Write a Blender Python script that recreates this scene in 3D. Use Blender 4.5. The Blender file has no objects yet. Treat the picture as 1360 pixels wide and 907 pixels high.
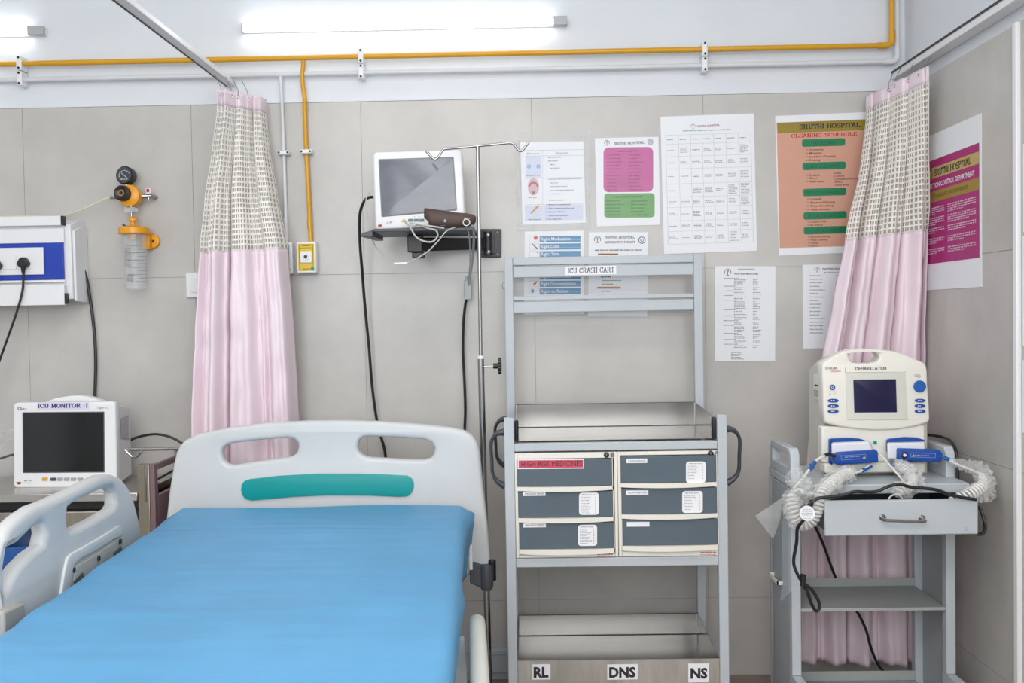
import bpy, bmesh, math, random
from mathutils import Vector, Matrix, noise
random.seed(7)
SC = bpy.context.scene
# ---------------------------------------------------------------- camera
F = 1300.0; D = 3.56; EYE = 1.326          # focal length (px of a 1360x907 frame), distance to wall, eye height
vY = Vector((20, 35, F)).normalized()      # world +y seen in camera axes (right, up, forward)
vX = Vector((1, 0.0165, 0)); vX = (vX - vY * vX.dot(vY)).normalized()
vZ = vY.cross(vX)
if vZ.y < 0: vZ = -vZ
def c2w(v): return Vector((v.dot(vX), v.dot(vY), v.dot(vZ)))
cR, cU, cF = c2w(Vector((1,0,0))), c2w(Vector((0,1,0))), c2w(Vector((0,0,1)))
CAM = Vector((0, -D, EYE))
cd = bpy.data.cameras.new('camera'); co = bpy.data.objects.new('camera', cd); SC.collection.objects.link(co)
m = Matrix((cR, cU, -cF)).transposed().to_4x4(); m.translation = CAM; co.matrix_world = m
cd.sensor_width = 36; cd.lens = 36 * F / 1360; cd.clip_start = .05; SC.camera = co
# ---------------------------------------------------------------- light and exposure
SC.view_settings.view_transform = 'Standard'; SC.view_settings.look = 'None'
SC.view_settings.gamma = 1; SC.view_settings.use_curve_mapping = False
SC.view_settings.exposure = 0.27
w = bpy.data.worlds.new('world'); SC.world = w; w.use_nodes = True
w.node_tree.nodes['Background'].inputs[0].default_value = (.93, .96, 1, 1)
w.node_tree.nodes['Background'].inputs[1].default_value = .5
def area(loc, sx, sy, power, col=(1, .985, .96), rot=(0,0,0)):  # unseen area lamps added to light the room, without fixtures
    l = bpy.data.lights.new('added_area_light', 'AREA'); l.shape = 'RECTANGLE'; l.size = sx; l.size_y = sy
    l.energy = power; l.color = col
    o = bpy.data.objects.new('added_area_light', l); o.location = loc; o.rotation_euler = rot; SC.collection.objects.link(o)
CEIL = 2.95
area((-.3, -1.7, CEIL-.06), 1.6, .5, 12)
area((-.3, -3.6, CEIL-.06), 2.4, 1.0, 34)
area((-2.3, -2.6, CEIL-.06), 1.2, .6, 8)
area((-.3, -5.2, 2.0), 3.2, 1.6, 74, (.97,.985,1), (math.radians(90),0,0))     # unseen fill lamp added behind the camera; no window is built there
TUBE = 7.0
# ---------------------------------------------------------------- helpers
def P(px, py, d):
    r = cF * F + cR * (px - 680) + cU * (453.5 - py)
    return CAM + r * (d / r.y)
def PX(px, py, X):
    r = cF * F + cR * (px - 680) + cU * (453.5 - py)
    return CAM + r * ((X - CAM.x) / r.x)
def PPL(px, py, p0, n):
    r = cF * F + cR * (px - 680) + cU * (453.5 - py)
    return CAM + r * ((p0 - CAM).dot(n) / r.dot(n))
MT = {}
def mat(name, col, rough=.5, metal=0, **k):
    if name in MT: return MT[name]
    m = bpy.data.materials.new(name); m.use_nodes = True; nt = m.node_tree; b = nt.nodes['Principled BSDF']
    b.inputs['Base Color'].default_value = (*col, 1); b.inputs['Roughness'].default_value = rough; b.inputs['Metallic'].default_value = metal
    if 'trans' in k:
        b.inputs['Transmission Weight'].default_value = k['trans']; b.inputs['IOR'].default_value = k.get('ior', 1.45)
    if 'alpha' in k: b.inputs['Alpha'].default_value = k['alpha']
    if 'emit' in k:
        b.inputs['Emission Color'].default_value = (*k.get('ecol', col), 1); b.inputs['Emission Strength'].default_value = k['emit']
    if 'sheen' in k: b.inputs['Sheen Weight'].default_value = k['sheen']
    if 'coat' in k: b.inputs['Coat Weight'].default_value = k['coat']; b.inputs['Coat Roughness'].default_value = .08
    if k.get('sss'): b.inputs['Subsurface Weight'].default_value = k['sss']
    tc = nt.nodes.new('ShaderNodeTexCoord')
    if 'noise' in k:      # (scale, amount, stretch, object/generated)
        sc, am, st = k['noise']
        mp = nt.nodes.new('ShaderNodeMapping'); mp.inputs['Scale'].default_value = st
        nt.links.new(tc.outputs['Object'], mp.inputs[0])
        nz = nt.nodes.new('ShaderNodeTexNoise'); nz.inputs['Scale'].default_value = sc; nz.inputs['Detail'].default_value = k.get('det', 6)
        nz.inputs['Roughness'].default_value = .6
        nt.links.new(mp.outputs[0], nz.inputs['Vector'])
        cr = nt.nodes.new('ShaderNodeValToRGB')
        c2 = k.get('col2', tuple(c * (1 - am) for c in col))
        cr.color_ramp.elements[0].position = .32; cr.color_ramp.elements[1].position = .68
        cr.color_ramp.elements[0].color = (*c2, 1); cr.color_ramp.elements[1].color = (*col, 1)
        nt.links.new(nz.outputs[0], cr.inputs[0]); nt.links.new(cr.outputs[0], b.inputs['Base Color'])
        if k.get('rn'):
            mr = nt.nodes.new('ShaderNodeMapRange'); mr.inputs[3].default_value = rough; mr.inputs[4].default_value = rough + k['rn']
            nt.links.new(nz.outputs[0], mr.inputs[0]); nt.links.new(mr.outputs[0], b.inputs['Roughness'])
    if 'bump' in k:       # (scale, strength, stretch)
        sc, am, st = k['bump']
        mp = nt.nodes.new('ShaderNodeMapping'); mp.inputs['Scale'].default_value = st
        nt.links.new(tc.outputs['Object'], mp.inputs[0])
        nz = nt.nodes.new('ShaderNodeTexNoise'); nz.inputs['Scale'].default_value = sc; nz.inputs['Detail'].default_value = 4
        nt.links.new(mp.outputs[0], nz.inputs['Vector'])
        bp = nt.nodes.new('ShaderNodeBump'); bp.inputs['Strength'].default_value = am; bp.inputs['Distance'].default_value = .004
        nt.links.new(nz.outputs[0], bp.inputs['Height']); nt.links.new(bp.outputs[0], b.inputs['Normal'])
    MT[name] = m; return m
ONE = (1,1,1)
tile_m = mat('wall_tile', (.578,.556,.525), .26, noise=(2.4,.20,ONE), bump=(9,.06,ONE))
paint_m = mat('white_paint', (.74,.765,.80), .75, noise=(5,.04,ONE), bump=(14,.12,ONE))
grout_m = mat('grout', (.36,.34,.31), .9, noise=(20,.1,ONE))
ceil_m = mat('ceiling_paint', (.86,.87,.88), .85, noise=(4,.03,ONE))
floor_m = mat('floor_tile', (.36,.25,.21), .35, noise=(7,.35,(1,6,1)))
yel_m = mat('yellow_pipe_paint', (.72,.36,.01), .35, noise=(8,.12,ONE))
yp_m = mat('amber_plastic', (.85,.36,.01), .3, noise=(9,.08,ONE))
wpipe_m = mat('white_pipe_paint', (.70,.71,.73), .4, noise=(8,.06,ONE))
white_m = mat('white_plastic', (.82,.82,.83), .35, noise=(6,.03,ONE))
cream_m = mat('cream_plastic', (.84,.81,.73), .38, noise=(6,.05,ONE))
ivory_m = mat('ivory_plastic', (.76,.75,.72), .34, noise=(6,.04,ONE))
bed_m = mat('bed_plastic', (.60,.61,.61), .35, noise=(5,.05,ONE))
powder_m = mat('grey_powder_coat', (.51,.55,.58), .42, noise=(5,.06,ONE), bump=(160,.05,ONE))
steel_m = mat('stainless_steel', (.62,.60,.57), .22, 1, noise=(3,.15,ONE), rn=.18)
chrome_m = mat('polished_steel', (.36,.355,.35), .22, 1, noise=(5,.1,ONE))
dsteel_m = mat('brushed_tray_steel', (.31,.30,.285), .17, 1, noise=(14,.22,(.12,1,1)), rn=.10, det=3)
front_steel_m = mat('satin_steel_front', (.62,.60,.55), .5, 1, noise=(5,.35,(3,1,.5)), bump=(10,.5,(4,1,.5)))
black_m = mat('black_rubber', (.012,.012,.014), .4, noise=(9,.2,ONE))
dgrey_m = mat('dark_grey_plastic', (.055,.065,.08), .45, noise=(9,.15,ONE))
slate_m = mat('slate_drawer_front', (.10,.135,.165), .3, noise=(5,.12,ONE))
blue_m = mat('blue_plastic', (.008,.07,.36), .3, noise=(9,.08,ONE))
band_m = mat('blue_band', (.012,.05,.42), .35, noise=(9,.08,ONE))
teal_m = mat('teal_plastic', (.0,.30,.29), .35, noise=(6,.08,ONE))
paper_m = mat('white_paper', (.84,.85,.88), .5, noise=(7,.03,ONE))
ink_m = mat('black_ink', (.02,.02,.025), .6, noise=(30,.1,ONE))
grey_ink = mat('grey_ink', (.22,.22,.25), .6, noise=(30,.1,ONE))
lineink = mat('pale_rule_ink', (.55,.56,.6), .6, noise=(30,.1,ONE))
navy_ink = mat('navy_ink', (.03,.03,.16), .6, noise=(30,.1,ONE))
red_ink = mat('red_ink', (.50,.01,.02), .6, noise=(30,.1,ONE))
teal_ink = mat('teal_ink', (.05,.30,.28), .6, noise=(30,.1,ONE))
white_ink = mat('white_ink', (.88,.88,.9), .6, noise=(30,.03,ONE))
ROOTS = {}
def tag(o, label=None, cat=None, group=None, kind=None):
    if label: o['label'] = label
    if cat: o['category'] = cat
    if group: o['group'] = group
    if kind: o['kind'] = kind
    return o
def root(name, label, cat, loc, rz=0, group=None, local=False):
    o = bpy.data.objects.new(name, None); o.empty_display_size = .05; SC.collection.objects.link(o)
    mw = Matrix.Translation(Vector(loc)) @ Matrix.Rotation(rz, 4, 'Z'); o.matrix_world = mw
    ROOTS[o.name] = (mw, local); return tag(o, label, cat, group)
def link(me, name, material, parent=None, **t):
    o = bpy.data.objects.new(name, me); SC.collection.objects.link(o)
    if material and not me.materials: me.materials.append(material)
    if parent is not None:
        o.parent = parent
        if parent.name in ROOTS:
            mw, loc = ROOTS[parent.name]; ROOTS[o.name] = (mw, loc)
            if not loc: me.transform(mw.inverted())
    else:
        c = sum((v.co for v in me.vertices), Vector()) / max(1, len(me.vertices))
        zmin = min(v.co.z for v in me.vertices); c.z = zmin
        me.transform(Matrix.Translation(-c)); o.location = c
        ROOTS[o.name] = (Matrix.Translation(c), False)
    return tag(o, **t)
class B:
    """collects shapes, then build() links them as one mesh"""
    def __init__(s): s.bm = bmesh.new()
    def raw(s, vs, fs):
        a = [s.bm.verts.new(v) for v in vs]
        for f in fs:
            try: s.bm.faces.new([a[i] for i in f])
            except ValueError: pass
        return s
    def box(s, lo, hi, M=None, bev=0):
        lo, hi = Vector(lo), Vector(hi)
        r = bmesh.ops.create_cube(s.bm, size=1)['verts']
        for v in r:
            v.co = Vector(((lo.x+hi.x)/2+v.co.x*(hi.x-lo.x), (lo.y+hi.y)/2+v.co.y*(hi.y-lo.y), (lo.z+hi.z)/2+v.co.z*(hi.z-lo.z)))
        if bev:
            es = list({e for v in r for e in v.link_edges})
            rr = bmesh.ops.bevel(s.bm, geom=es, offset=bev, segments=2, profile=.6, affect='EDGES', clamp_overlap=True)
            r = list({v for f in rr['faces'] for v in f.verts} | {v for v in r if v.is_valid})
        if M is not None:
            for v in r: v.co = M @ v.co
        return s
    def hexa(s, a, b):    # two quads (4 corners each), joined
        return s.raw(list(a)+list(b), [(0,1,2,3),(7,6,5,4),(0,4,5,1),(1,5,6,2),(2,6,7,3),(3,7,4,0)])
    def cyl(s, a, b, r, r2=None, n=16, cap=True):
        a, b = Vector(a), Vector(b); r2 = r if r2 is None else r2
        z = (b-a).normalized(); x = z.orthogonal().normalized(); y = z.cross(x)
        v = [a+(x*math.cos(t)+y*math.sin(t))*r for t in [2*math.pi*i/n for i in range(n)]]
        v += [b+(x*math.cos(t)+y*math.sin(t))*r2 for t in [2*math.pi*i/n for i in range(n)]]
        f = [(i,(i+1)%n,n+(i+1)%n,n+i) for i in range(n)]
        if cap: f += [tuple(range(n-1,-1,-1)), tuple(range(n,2*n))]
        return s.raw(v, f)
    def tube(s, pts, r, n=8, smooth=0, flat=None):
        pts = [Vector(p) for p in pts]
        if smooth: pts = catmull(pts, smooth)
        N = len(pts); rings = []
        t0 = (pts[1]-pts[0]).normalized(); x = t0.orthogonal().normalized()
        for i, p in enumerate(pts):
            t = (pts[min(i+1,N-1)]-pts[max(i-1,0)]).normalized()
            x = (x-t*x.dot(t)).normalized(); y = t.cross(x)
            ri = r(i/(N-1)) if callable(r) else r
            rings.append([s.bm.verts.new(p+(x*math.cos(q)+y*math.sin(q))*ri) for q in [2*math.pi*k/n for k in range(n)]])
        for a, b in zip(rings, rings[1:]):
            for k in range(n): s.bm.faces.new((a[k], a[(k+1)%n], b[(k+1)%n], b[k]))
        s.bm.faces.new(rings[0][::-1]); s.bm.faces.new(rings[-1]); return s
    def lathe(s, c, axis, prof, n=24):      # prof: list of (along, radius)
        c = Vector(c); z = Vector(axis).normalized(); x = z.orthogonal().normalized(); y = z.cross(x)
        rs = []
        for h, r in prof:
            rs.append([s.bm.verts.new(c+z*h+(x*math.cos(q)+y*math.sin(q))*max(r,1e-5)) for q in [2*math.pi*k/n for k in range(n)]])
        for a, b in zip(rs, rs[1:]):
            for k in range(n): s.bm.faces.new((a[k], a[(k+1)%n], b[(k+1)%n], b[k]))
        s.bm.faces.new(rs[0][::-1]); s.bm.faces.new(rs[-1]); return s
    def prism(s, pts, off):     # polygon pts (world) extruded by vector off
        pts = [Vector(p) for p in pts]; n = len(pts); off = Vector(off)
        return s.raw(pts+[p+off for p in pts], [tuple(range(n)), tuple(range(2*n-1,n-1,-1))]+[(i,n+i,n+(i+1)%n,(i+1)%n) for i in range(n)])
    def build(s, name, material, parent=None, smooth=None, bev=0, seg=2, sub=0, **t):
        bmesh.ops.recalc_face_normals(s.bm, faces=s.bm.faces)
        me = bpy.data.meshes.new(name); s.bm.to_mesh(me); s.bm.free()
        o = link(me, name, material, parent, **t)
        if bev:
            md = o.modifiers.new('bevel', 'BEVEL'); md.width = bev; md.segments = seg; md.limit_method = 'ANGLE'; md.angle_limit = .6
            md.harden_normals = False
        if sub: md = o.modifiers.new('sub', 'SUBSURF'); md.levels = sub; md.render_levels = sub
        if smooth or bev or sub:
            me.shade_smooth()
            if smooth != 'all' and not sub:
                me.set_sharp_from_angle(angle=math.radians(38))
        return o
def catmull(p, k):
    q = [p[0]*2-p[1]]+p+[p[-1]*2-p[-2]]; out = []
    for i in range(1, len(q)-2):
        a,b,c,d = q[i-1],q[i],q[i+1],q[i+2]
        for j in range(k):
            t = j/k
            out.append(.5*((2*b)+(c-a)*t+(2*a-5*b+4*c-d)*t*t+(3*b-a-3*c+d)*t**3))
    return out+[p[-1]]
def plate(name, outline, holes, thick, bevel, origin, ax, ay, material, parent, smooth_pts=0, **t):
    """flat plate with rounded rims from 3d outline points lying in the plane (origin, ax, ay)"""
    cu = bpy.data.curves.new(name, 'CURVE'); cu.dimensions = '2D'; cu.fill_mode = 'BOTH'
    cu.extrude = max(0, thick/2-bevel); cu.bevel_depth = bevel; cu.bevel_resolution = 3; cu.offset = -bevel
    for ps in [outline]+holes:
        q = [((p-origin).dot(ax), (p-origin).dot(ay)) for p in ps]
        if smooth_pts:
            vs = [Vector((a,b,0)) for a,b in q]; n = len(vs); ex = vs[-2:]+vs+vs[:2]
            q = []
            for i in range(2, n+2):
                a,b,c,d = ex[i-1],ex[i],ex[i+1],ex[i+2] if i+2 < len(ex) else ex[(i+2)-n]
                for j in range(smooth_pts):
                    u = j/smooth_pts; v = .5*((2*b)+(c-a)*u+(2*a-5*b+4*c-d)*u*u+(3*b-a-3*c+d)*u**3); q.append((v.x, v.y))
        sp = cu.splines.new('POLY'); sp.points.add(len(q)-1); sp.use_cyclic_u = True
        for pt, (a, b) in zip(sp.points, q): pt.co = (a, b, 0, 1)
    o = bpy.data.objects.new('tmp', cu); SC.collection.objects.link(o); bpy.context.view_layer.update()
    me = bpy.data.meshes.new_from_object(o.evaluated_get(bpy.context.evaluated_depsgraph_get()))
    bpy.data.objects.remove(o)
    az = ax.cross(ay); R = Matrix((ax, ay, az)).transposed().to_4x4(); R.translation = origin
    me.transform(R)
    bm = bmesh.new(); bm.from_mesh(me); bmesh.ops.remove_doubles(bm, verts=bm.verts, dist=1e-5)
    bmesh.ops.recalc_face_normals(bm, faces=bm.faces); bm.to_mesh(me); bm.free()
    me.shade_smooth(); me.set_sharp_from_angle(angle=math.radians(50))
    return link(me, name, material, parent, **t)
# ---- lettering
def place_text(me, p0, p1, h, up, nrm, off):
    xs = [v.co.x for v in me.vertices]; ys = [v.co.y for v in me.vertices]
    x0, x1, y1 = min(xs), max(xs), max(ys)
    r = (p1-p0); n = nrm
    for v in me.vertices:
        q = p0 + r*((v.co.x-x0)/(x1-x0)) + up*(h*v.co.y/ max(y1,1e-6)) + n*off
        v.co = q
FC = {}
def font_me(s, bold=0.0):
    cu = bpy.data.curves.new('t', 'FONT'); cu.body = s; cu.resolution_u = 2; cu.offset = bold; cu.fill_mode = 'FRONT'
    o = bpy.data.objects.new('t', cu); SC.collection.objects.link(o); bpy.context.view_layer.update()
    me = bpy.data.meshes.new_from_object(o.evaluated_get(bpy.context.evaluated_depsgraph_get())); bpy.data.objects.remove(o)
    return me
def arc(cx, cy, rx, ry, a0, a1, n=10): return [(cx+rx*math.cos(math.radians(a0+(a1-a0)*i/n)), cy+ry*math.sin(math.radians(a0+(a1-a0)*i/n))) for i in range(n+1)]
G = {   # slab serif capitals: strokes, serif points, advance
 'I': ([[(.2,0),(.2,1)]], [(.2,0),(.2,1)], .40), 'C': ([arc(.42,.5,.33,.46,50,310)+[(.68,.25)], [(.68,.98),(.66,.68)]], [], .80),
 'U': ([[(.18,1),(.18,.3)]+arc(.42,.3,.24,.26,180,360)+[(.66,1)]], [(.18,1),(.66,1)], .84), 'R': ([[(.18,0),(.18,1)], [(.18,.96),(.42,.96)]+arc(.42,.74,.2,.22,90,-90)+[(.18,.52)], [(.42,.52),(.7,.02)]], [(.18,0),(.18,1),(.72,0)], .84),
 'A': ([[(.1,0),(.38,1)], [(.38,1),(.68,0)], [(.2,.32),(.58,.32)]], [(.1,0),(.68,0)], .80), 'S': ([[(.6,.96),(.59,.7)]]+[arc(.36,.73,.23,.23,20,250)+arc(.36,.27,.24,.23,80,-160)], [], .72),
 'H': ([[(.16,0),(.16,1)], [(.64,0),(.64,1)], [(.16,.5),(.64,.5)]], [(.16,0),(.16,1),(.64,0),(.64,1)], .80), 'T': ([[(.36,0),(.36,1)], [(.04,.96),(.68,.96)], [(.05,1),(.05,.74)], [(.67,1),(.67,.74)]], [(.36,0)], .72),
 'O': ([arc(.42,.5,.33,.46,0,360,16)], [], .84), 'P': ([[(.18,0),(.18,1)], [(.18,.96),(.42,.96)]+arc(.42,.72,.21,.24,90,-90)+[(.18,.48)]], [(.18,0),(.18,1)], .74),
 'L': ([[(.18,0),(.18,1)], [(.18,.04),(.62,.04)], [(.62,0),(.62,.3)]], [(.18,0),(.18,1)], .70), 'E': ([[(.18,0),(.18,1)], [(.18,.04),(.62,.04)], [(.18,.96),(.6,.96)], [(.18,.5),(.48,.5)], [(.62,0),(.62,.28)], [(.6,1),(.6,.74)]], [(.18,0),(.18,1)], .72),
 'N': ([[(.16,0),(.16,1)], [(.16,1),(.64,0)], [(.64,0),(.64,1)]], [(.16,0),(.13,1),(.64,1)], .80), 'G': ([arc(.42,.5,.33,.46,50,320)+[(.66,.44)], [(.46,.44),(.72,.44)], [(.66,.98),(.64,.7)]], [], .84),
 'D': ([[(.18,0),(.18,1)], [(.18,.96),(.34,.96)]+arc(.34,.5,.33,.46,90,-90)+[(.18,.04)]], [(.18,0),(.18,1)], .80), 'M': ([[(.14,0),(.14,1)], [(.14,1),(.42,.15)], [(.42,.15),(.72,1)], [(.72,0),(.72,1)]], [(.14,0),(.11,1),(.72,0),(.75,1)], .90),
 'V': ([[(.08,1),(.36,0)], [(.36,0),(.64,1)]], [(.08,1),(.64,1)], .74), 'Y': ([[(.08,1),(.36,.46)], [(.64,1),(.36,.46)], [(.36,0),(.36,.48)]], [(.08,1),(.64,1),(.36,0)], .74), 'K': ([[(.18,0),(.18,1)], [(.62,1),(.2,.42)], [(.34,.6),(.66,0)]], [(.18,0),(.18,1),(.62,1),(.68,0)], .80),
 'B': ([[(.18,0),(.18,1)], [(.18,.96),(.38,.96)]+arc(.38,.74,.18,.22,90,-90)+[(.18,.52)], [(.38,.52)]+arc(.4,.27,.22,.24,90,-90)+[(.18,.04)]], [(.18,0),(.18,1)], .76),
 '-': ([[(.05,.42),(.35,.42)]], [], .42), ' ': ([], [], .45)}
def serif_me(s, T=.17, t=.08):
    bm = bmesh.new(); x = 0
    def seg(a, b, w):
        a, b = Vector((*a,0)), Vector((*b,0)); d = b-a
        if d.length < 1e-6: return
        n = Vector((-d.y, d.x, 0)).normalized()*w/2; e = d.normalized()*w*.12
        bm.faces.new([bm.verts.new(v) for v in (a-n-e, b-n+e, b+n+e, a+n-e)])
    for ch in s:
        st, sf, adv = G.get(ch, G['I'])
        for pl in st:
            for a, b in zip(pl, pl[1:]):
                a2, b2 = (a[0]+x, a[1]), (b[0]+x, b[1]); d = math.hypot(b[0]-a[0], b[1]-a[1]) or 1
                seg(a2, b2, t+(T-t)*abs(b[1]-a[1])/d)
        for (a, b) in sf:
            y = b+(.035 if b == 0 else -.035); seg((x+a-.15, y), (x+a+.15, y), .07)
        x += adv
    me = bpy.data.meshes.new('t'); bm.to_mesh(me); bm.free(); return me
def text(s, a, b, hpx, U, material, parent, nrm, off=.0006, serif=False, bold=.0, name='lettering', T=.17):
    """s runs from pixel a to pixel b (baseline) on the surface given by U(px, py); hpx = cap height"""
    p0, p1 = U(*a), U(*b); up = (U(a[0], a[1]-hpx)-p0); h = up.length; up = up.normalized()
    me = serif_me(s, T) if serif else font_me(s, bold)
    place_text(me, p0, p1, h, up, nrm, off)
    me.materials.clear()
    return link(me, name, material, parent)
class Print:
    """flat print on a surface given by U; rects, rings, runs of small unreadable words"""
    def __init__(s, U, nrm, off=.0004): s.U=U; s.n=nrm*off; s.b=B()
    def rect(s, x0,y0,x1,y1, k=0, r=0):      # k: extra slope px per px
        if r:
            pts=[]
            for cx,cy,a0 in ((x1-r,y0+r,-90),(x1-r,y1-r,0),(x0+r,y1-r,90),(x0+r,y0+r,180)):
                for i in range(6):
                    a=math.radians(a0+18*i); pts.append((cx+r*math.cos(a), cy+r*math.sin(a)))
        else: pts=[(x0,y0),(x1,y0),(x1,y1),(x0,y1)]
        xm=(x0+x1)/2
        v=[s.U(x,y+k*(x-xm))+s.n for x,y in pts]; s.b.raw(v,[tuple(range(len(v)))]); return s
    def ring(s, cx,cy,r,w,n=20,a0=0,a1=360):
        v=[]; f=[]
        for i in range(n+1):
            a=math.radians(a0+(a1-a0)*i/n)
            v+= [s.U(cx+r*math.cos(a),cy+r*math.sin(a))+s.n, s.U(cx+(r-w)*math.cos(a),cy+(r-w)*math.sin(a))+s.n]
            if i: f.append((2*i-2,2*i-1,2*i+1,2*i))
        s.b.raw(v,f); return s
    def disc(s, cx,cy,rx,ry=None,n=20):
        ry=ry or rx
        v=[s.U(cx+rx*math.cos(2*math.pi*i/n),cy+ry*math.sin(2*math.pi*i/n))+s.n for i in range(n)]; s.b.raw(v,[tuple(range(n))]); return s
    def words(s, x0,x1,y,h=1.1, k=-.016, wl=(1.2,4.5), gap=.7):
        x=x0
        while x < x1-.6:
            w_=min(random.uniform(*wl), x1-x); yy=y+k*(x-x0)
            hh=h*random.uniform(.75,1); n=max(1,int(w_/.9)); st=w_/n
            for i in range(n):
                s.rect(x+i*st, yy-hh/2*random.uniform(.7,1), x+i*st+st*.72, yy+hh/2)
            x+=w_+gap
        return s
    def build(s, name, material, parent):
        o = s.b.build(name, material, parent)
        if any(k in name for k in ('print','rules','marks','line','graduations','drawing','cells','stamp','emblem','frame')): o['kind'] = 'stuff'
        return o
NB = Vector((0,-1,0)); NR = Vector((-1,0,0))
UW = lambda px, py: P(px, py, D-.010)      # plane of sheets on the back wall
# ================================================================ SETTING
XR = 1.37; XL = -3.6; YB = -6.0
ZT = P(706, 131, D).z                       # top of the tiled dado
def st(b, name, m_, **k): return b.build(name, m_, None, kind='structure', **k)
b = B(); b.box((XL-.1, 0, -.1), (XR+.1, .12, CEIL)); wall_back = st(b, 'wall_back', paint_m)
b = B(); b.box((XR, YB, -.1), (XR+.1, 0, CEIL)); wall_right = st(b, 'wall_right', paint_m)
b = B(); b.box((XL-.1, YB, -.1), (XL, 0, CEIL)); st(b, 'wall_left', paint_m)
b = B(); b.box((XL-.1, YB-.1, -.1), (XR+.1, YB, CEIL)); st(b, 'wall_front', paint_m)
b = B(); b.box((XL-.1, YB-.1, CEIL), (XR+.1, .12, CEIL+.1)); st(b, 'ceiling', ceil_m)
b = B(); b.box((XL-.1, YB-.1, -.1), (XR+.1, .12, -.012)); flo = st(b, 'floor', grout_m)
# grout bed + tiles of the back wall
TT = .008
b = B(); b.box((XL, -TT+.002, 0), (XR, 0, ZT-.002)); b.build('grout_bed', grout_m, wall_back)
x0 = P(706, 160, D).x; W = .617; ROWZ = [0, .285, 1.485, ZT]
xs = sorted([XL] + [x0+i*W for i in range(-8, 4) if XL+.05 < x0+i*W < XR-.02] + [XR])
g = .0007
for i in range(len(xs)-1):
    for j in range(3):
        bb = B(); e = random.uniform(-.0004, .0004)
        bb.box((xs[i]+g, -TT+e, ROWZ[j]+g), (xs[i+1]-g, -.001, ROWZ[j+1]-g)); bb.build('tile', tile_m, wall_back)
b = B(); b.box((XR-TT+.002, -3.2, 0), (XR, -TT, ZT-.002)); b.build('grout_bed', grout_m, wall_right)
ys = [-TT-.001, -.823, -2.02, -3.2]; rz = [0, .25, .868, 1.487, ZT]
for i in range(3):
    for j in range(4):
        bb = B(); bb.box((XR-TT, ys[i+1]+g, rz[j]+g), (XR-.001, ys[i]-g, rz[j+1]-g)); bb.build('tile', tile_m, wall_right)
# floor tiles
fx = XL
rows = []
y = 0; n = 0
while y > -1.6:
    x = XL - (n % 2)*.15
    while x < XR:
        if x > -1.6:
            bb = B(); bb.box((max(x,XL)+.002, y-.1+.0015, -.011), (min(x+.3,XR)-.002, y-.0015, 0)); bb.build('tile', floor_m, flo, bev=.001, seg=1)
        x += .3
    y -= .1; n += 1
b = B(); b.box((XL, YB, -.0115), (XR, -1.6, -.001)); b.box((XL, -1.6, -.0115), (-1.65, 0, -.001)); b.build('far_paving', mat('far_floor',(.42,.38,.33),.35,noise=(7,.2,(1,6,1))), flo, kind='stuff')
# trim on right wall
b = B(); b.box((XR-.02, -.838, 0), (XR-.0005, -.815, ZT)); st(b, 'trim_1', white_m, bev=.003)
# ledge on top of tiles
b = B(); b.box((XL, -.011, ZT), (XR, -.0002, ZT+.006)); st(b, 'trim_2', paint_m)
# floor trunking on the back wall
b = B(); z0, z1 = P(660,893,D-.03).z, P(660,862,D-.03).z; xe = P(760,880,D).x
b.box((XL, -.034, z0), (xe, -TT, z1)); b.box((XL, -.037, z1-.020), (xe, -TT, z1-.003)); b.box((XL, -.037, z0), (xe, -TT, z0+.014))
b.box((XL,-.030,0.0),(xe,-TT-.003,z0))
tag(b.build('cable_trunking', powder_m, None, bev=.002), 'pale grey cable trunking running low along the wall above the floor', 'trunking')

# ---- tube lights on the wall
def batten(pxa, pxb, pya, pyb, hpx, endl, endr, label):
    a, c = P(pxa, pya, D-.02), P(pxb, pyb, D-.02); z = (a.z+c.z)/2; h = hpx/365/2
    t = root('tube_light', label, 'light', (a.x, 0, z), group=None)
    bb = B(); bb.box((a.x, -.016, z-h*.9), (c.x, -.0005, z+h*.9)); bb.build('housing', white_m, t, bev=.002)
    bb = B(); bb.box((a.x+endl, -.034, z-h), (c.x-endr, -.0165, z+h))
    bb.build('diffuser', mat('lit_diffuser', (1,1,1), .4, emit=TUBE, ecol=(.95,.98,1), noise=(3,.0,ONE)), t, bev=.004)
    bb = B()
    if endl: bb.box((a.x, -.036, z-h*1.05), (a.x+endl-.0006, -.0165, z+h*1.05)); bb.build('end_cap', mat('grey_cap', (.45,.46,.47), .4, noise=(9,.05,ONE)), t, bev=.002); bb = B()
    bb.box((c.x-endr+.0006, -.036, z-h*1.05), (c.x, -.0165, z+h*1.05)); bb.build('end_cap', mat('grey_cap', (.45,.46,.47), .4, noise=(9,.05,ONE)), t, bev=.002)
batten(322, 753, 37, 29, 11, .004, .05, 'long white tube light glowing on the wall above the orange pipe')
batten(-370, 60, 49, 43, 11, .05, .06, 'tube light cut by the left edge, above the socket panel')

# ---- gas pipes
rp = .0095
pa, pb = P(-120, 90, D-.04), P(1183, 61.5, D-.04)
c = Vector((pb.x, pb.y, (pa.z+pb.z)/2+.008)); zy = P(640,71.5,D-.04).z; xv = P(1184.5,40,D-.04).x
t = root('gas_pipe', 'orange-yellow gas pipe running along the top of the wall and turning upwards', 'pipe', (xv, -.04, zy))
b = B(); b.tube([(XL,-.04,zy-.002), (xv-.05,-.04,zy)], rp, 12); b.build('pipe_run', yel_m, t, smooth=1)
b = B(); b.tube([(xv-.05,-.04,zy),(xv-.02,-.04,zy),(xv-.006,-.04,zy+.006),(xv,-.04,zy+.02),(xv,-.04,zy+.05)], rp*1.2, 12, 4); b.build('elbow', yel_m, t, smooth=1)
b = B(); b.tube([(xv,-.04,zy+.05), (xv,-.04,CEIL)], rp, 12); b.build('riser', yel_m, t, smooth=1)
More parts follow.
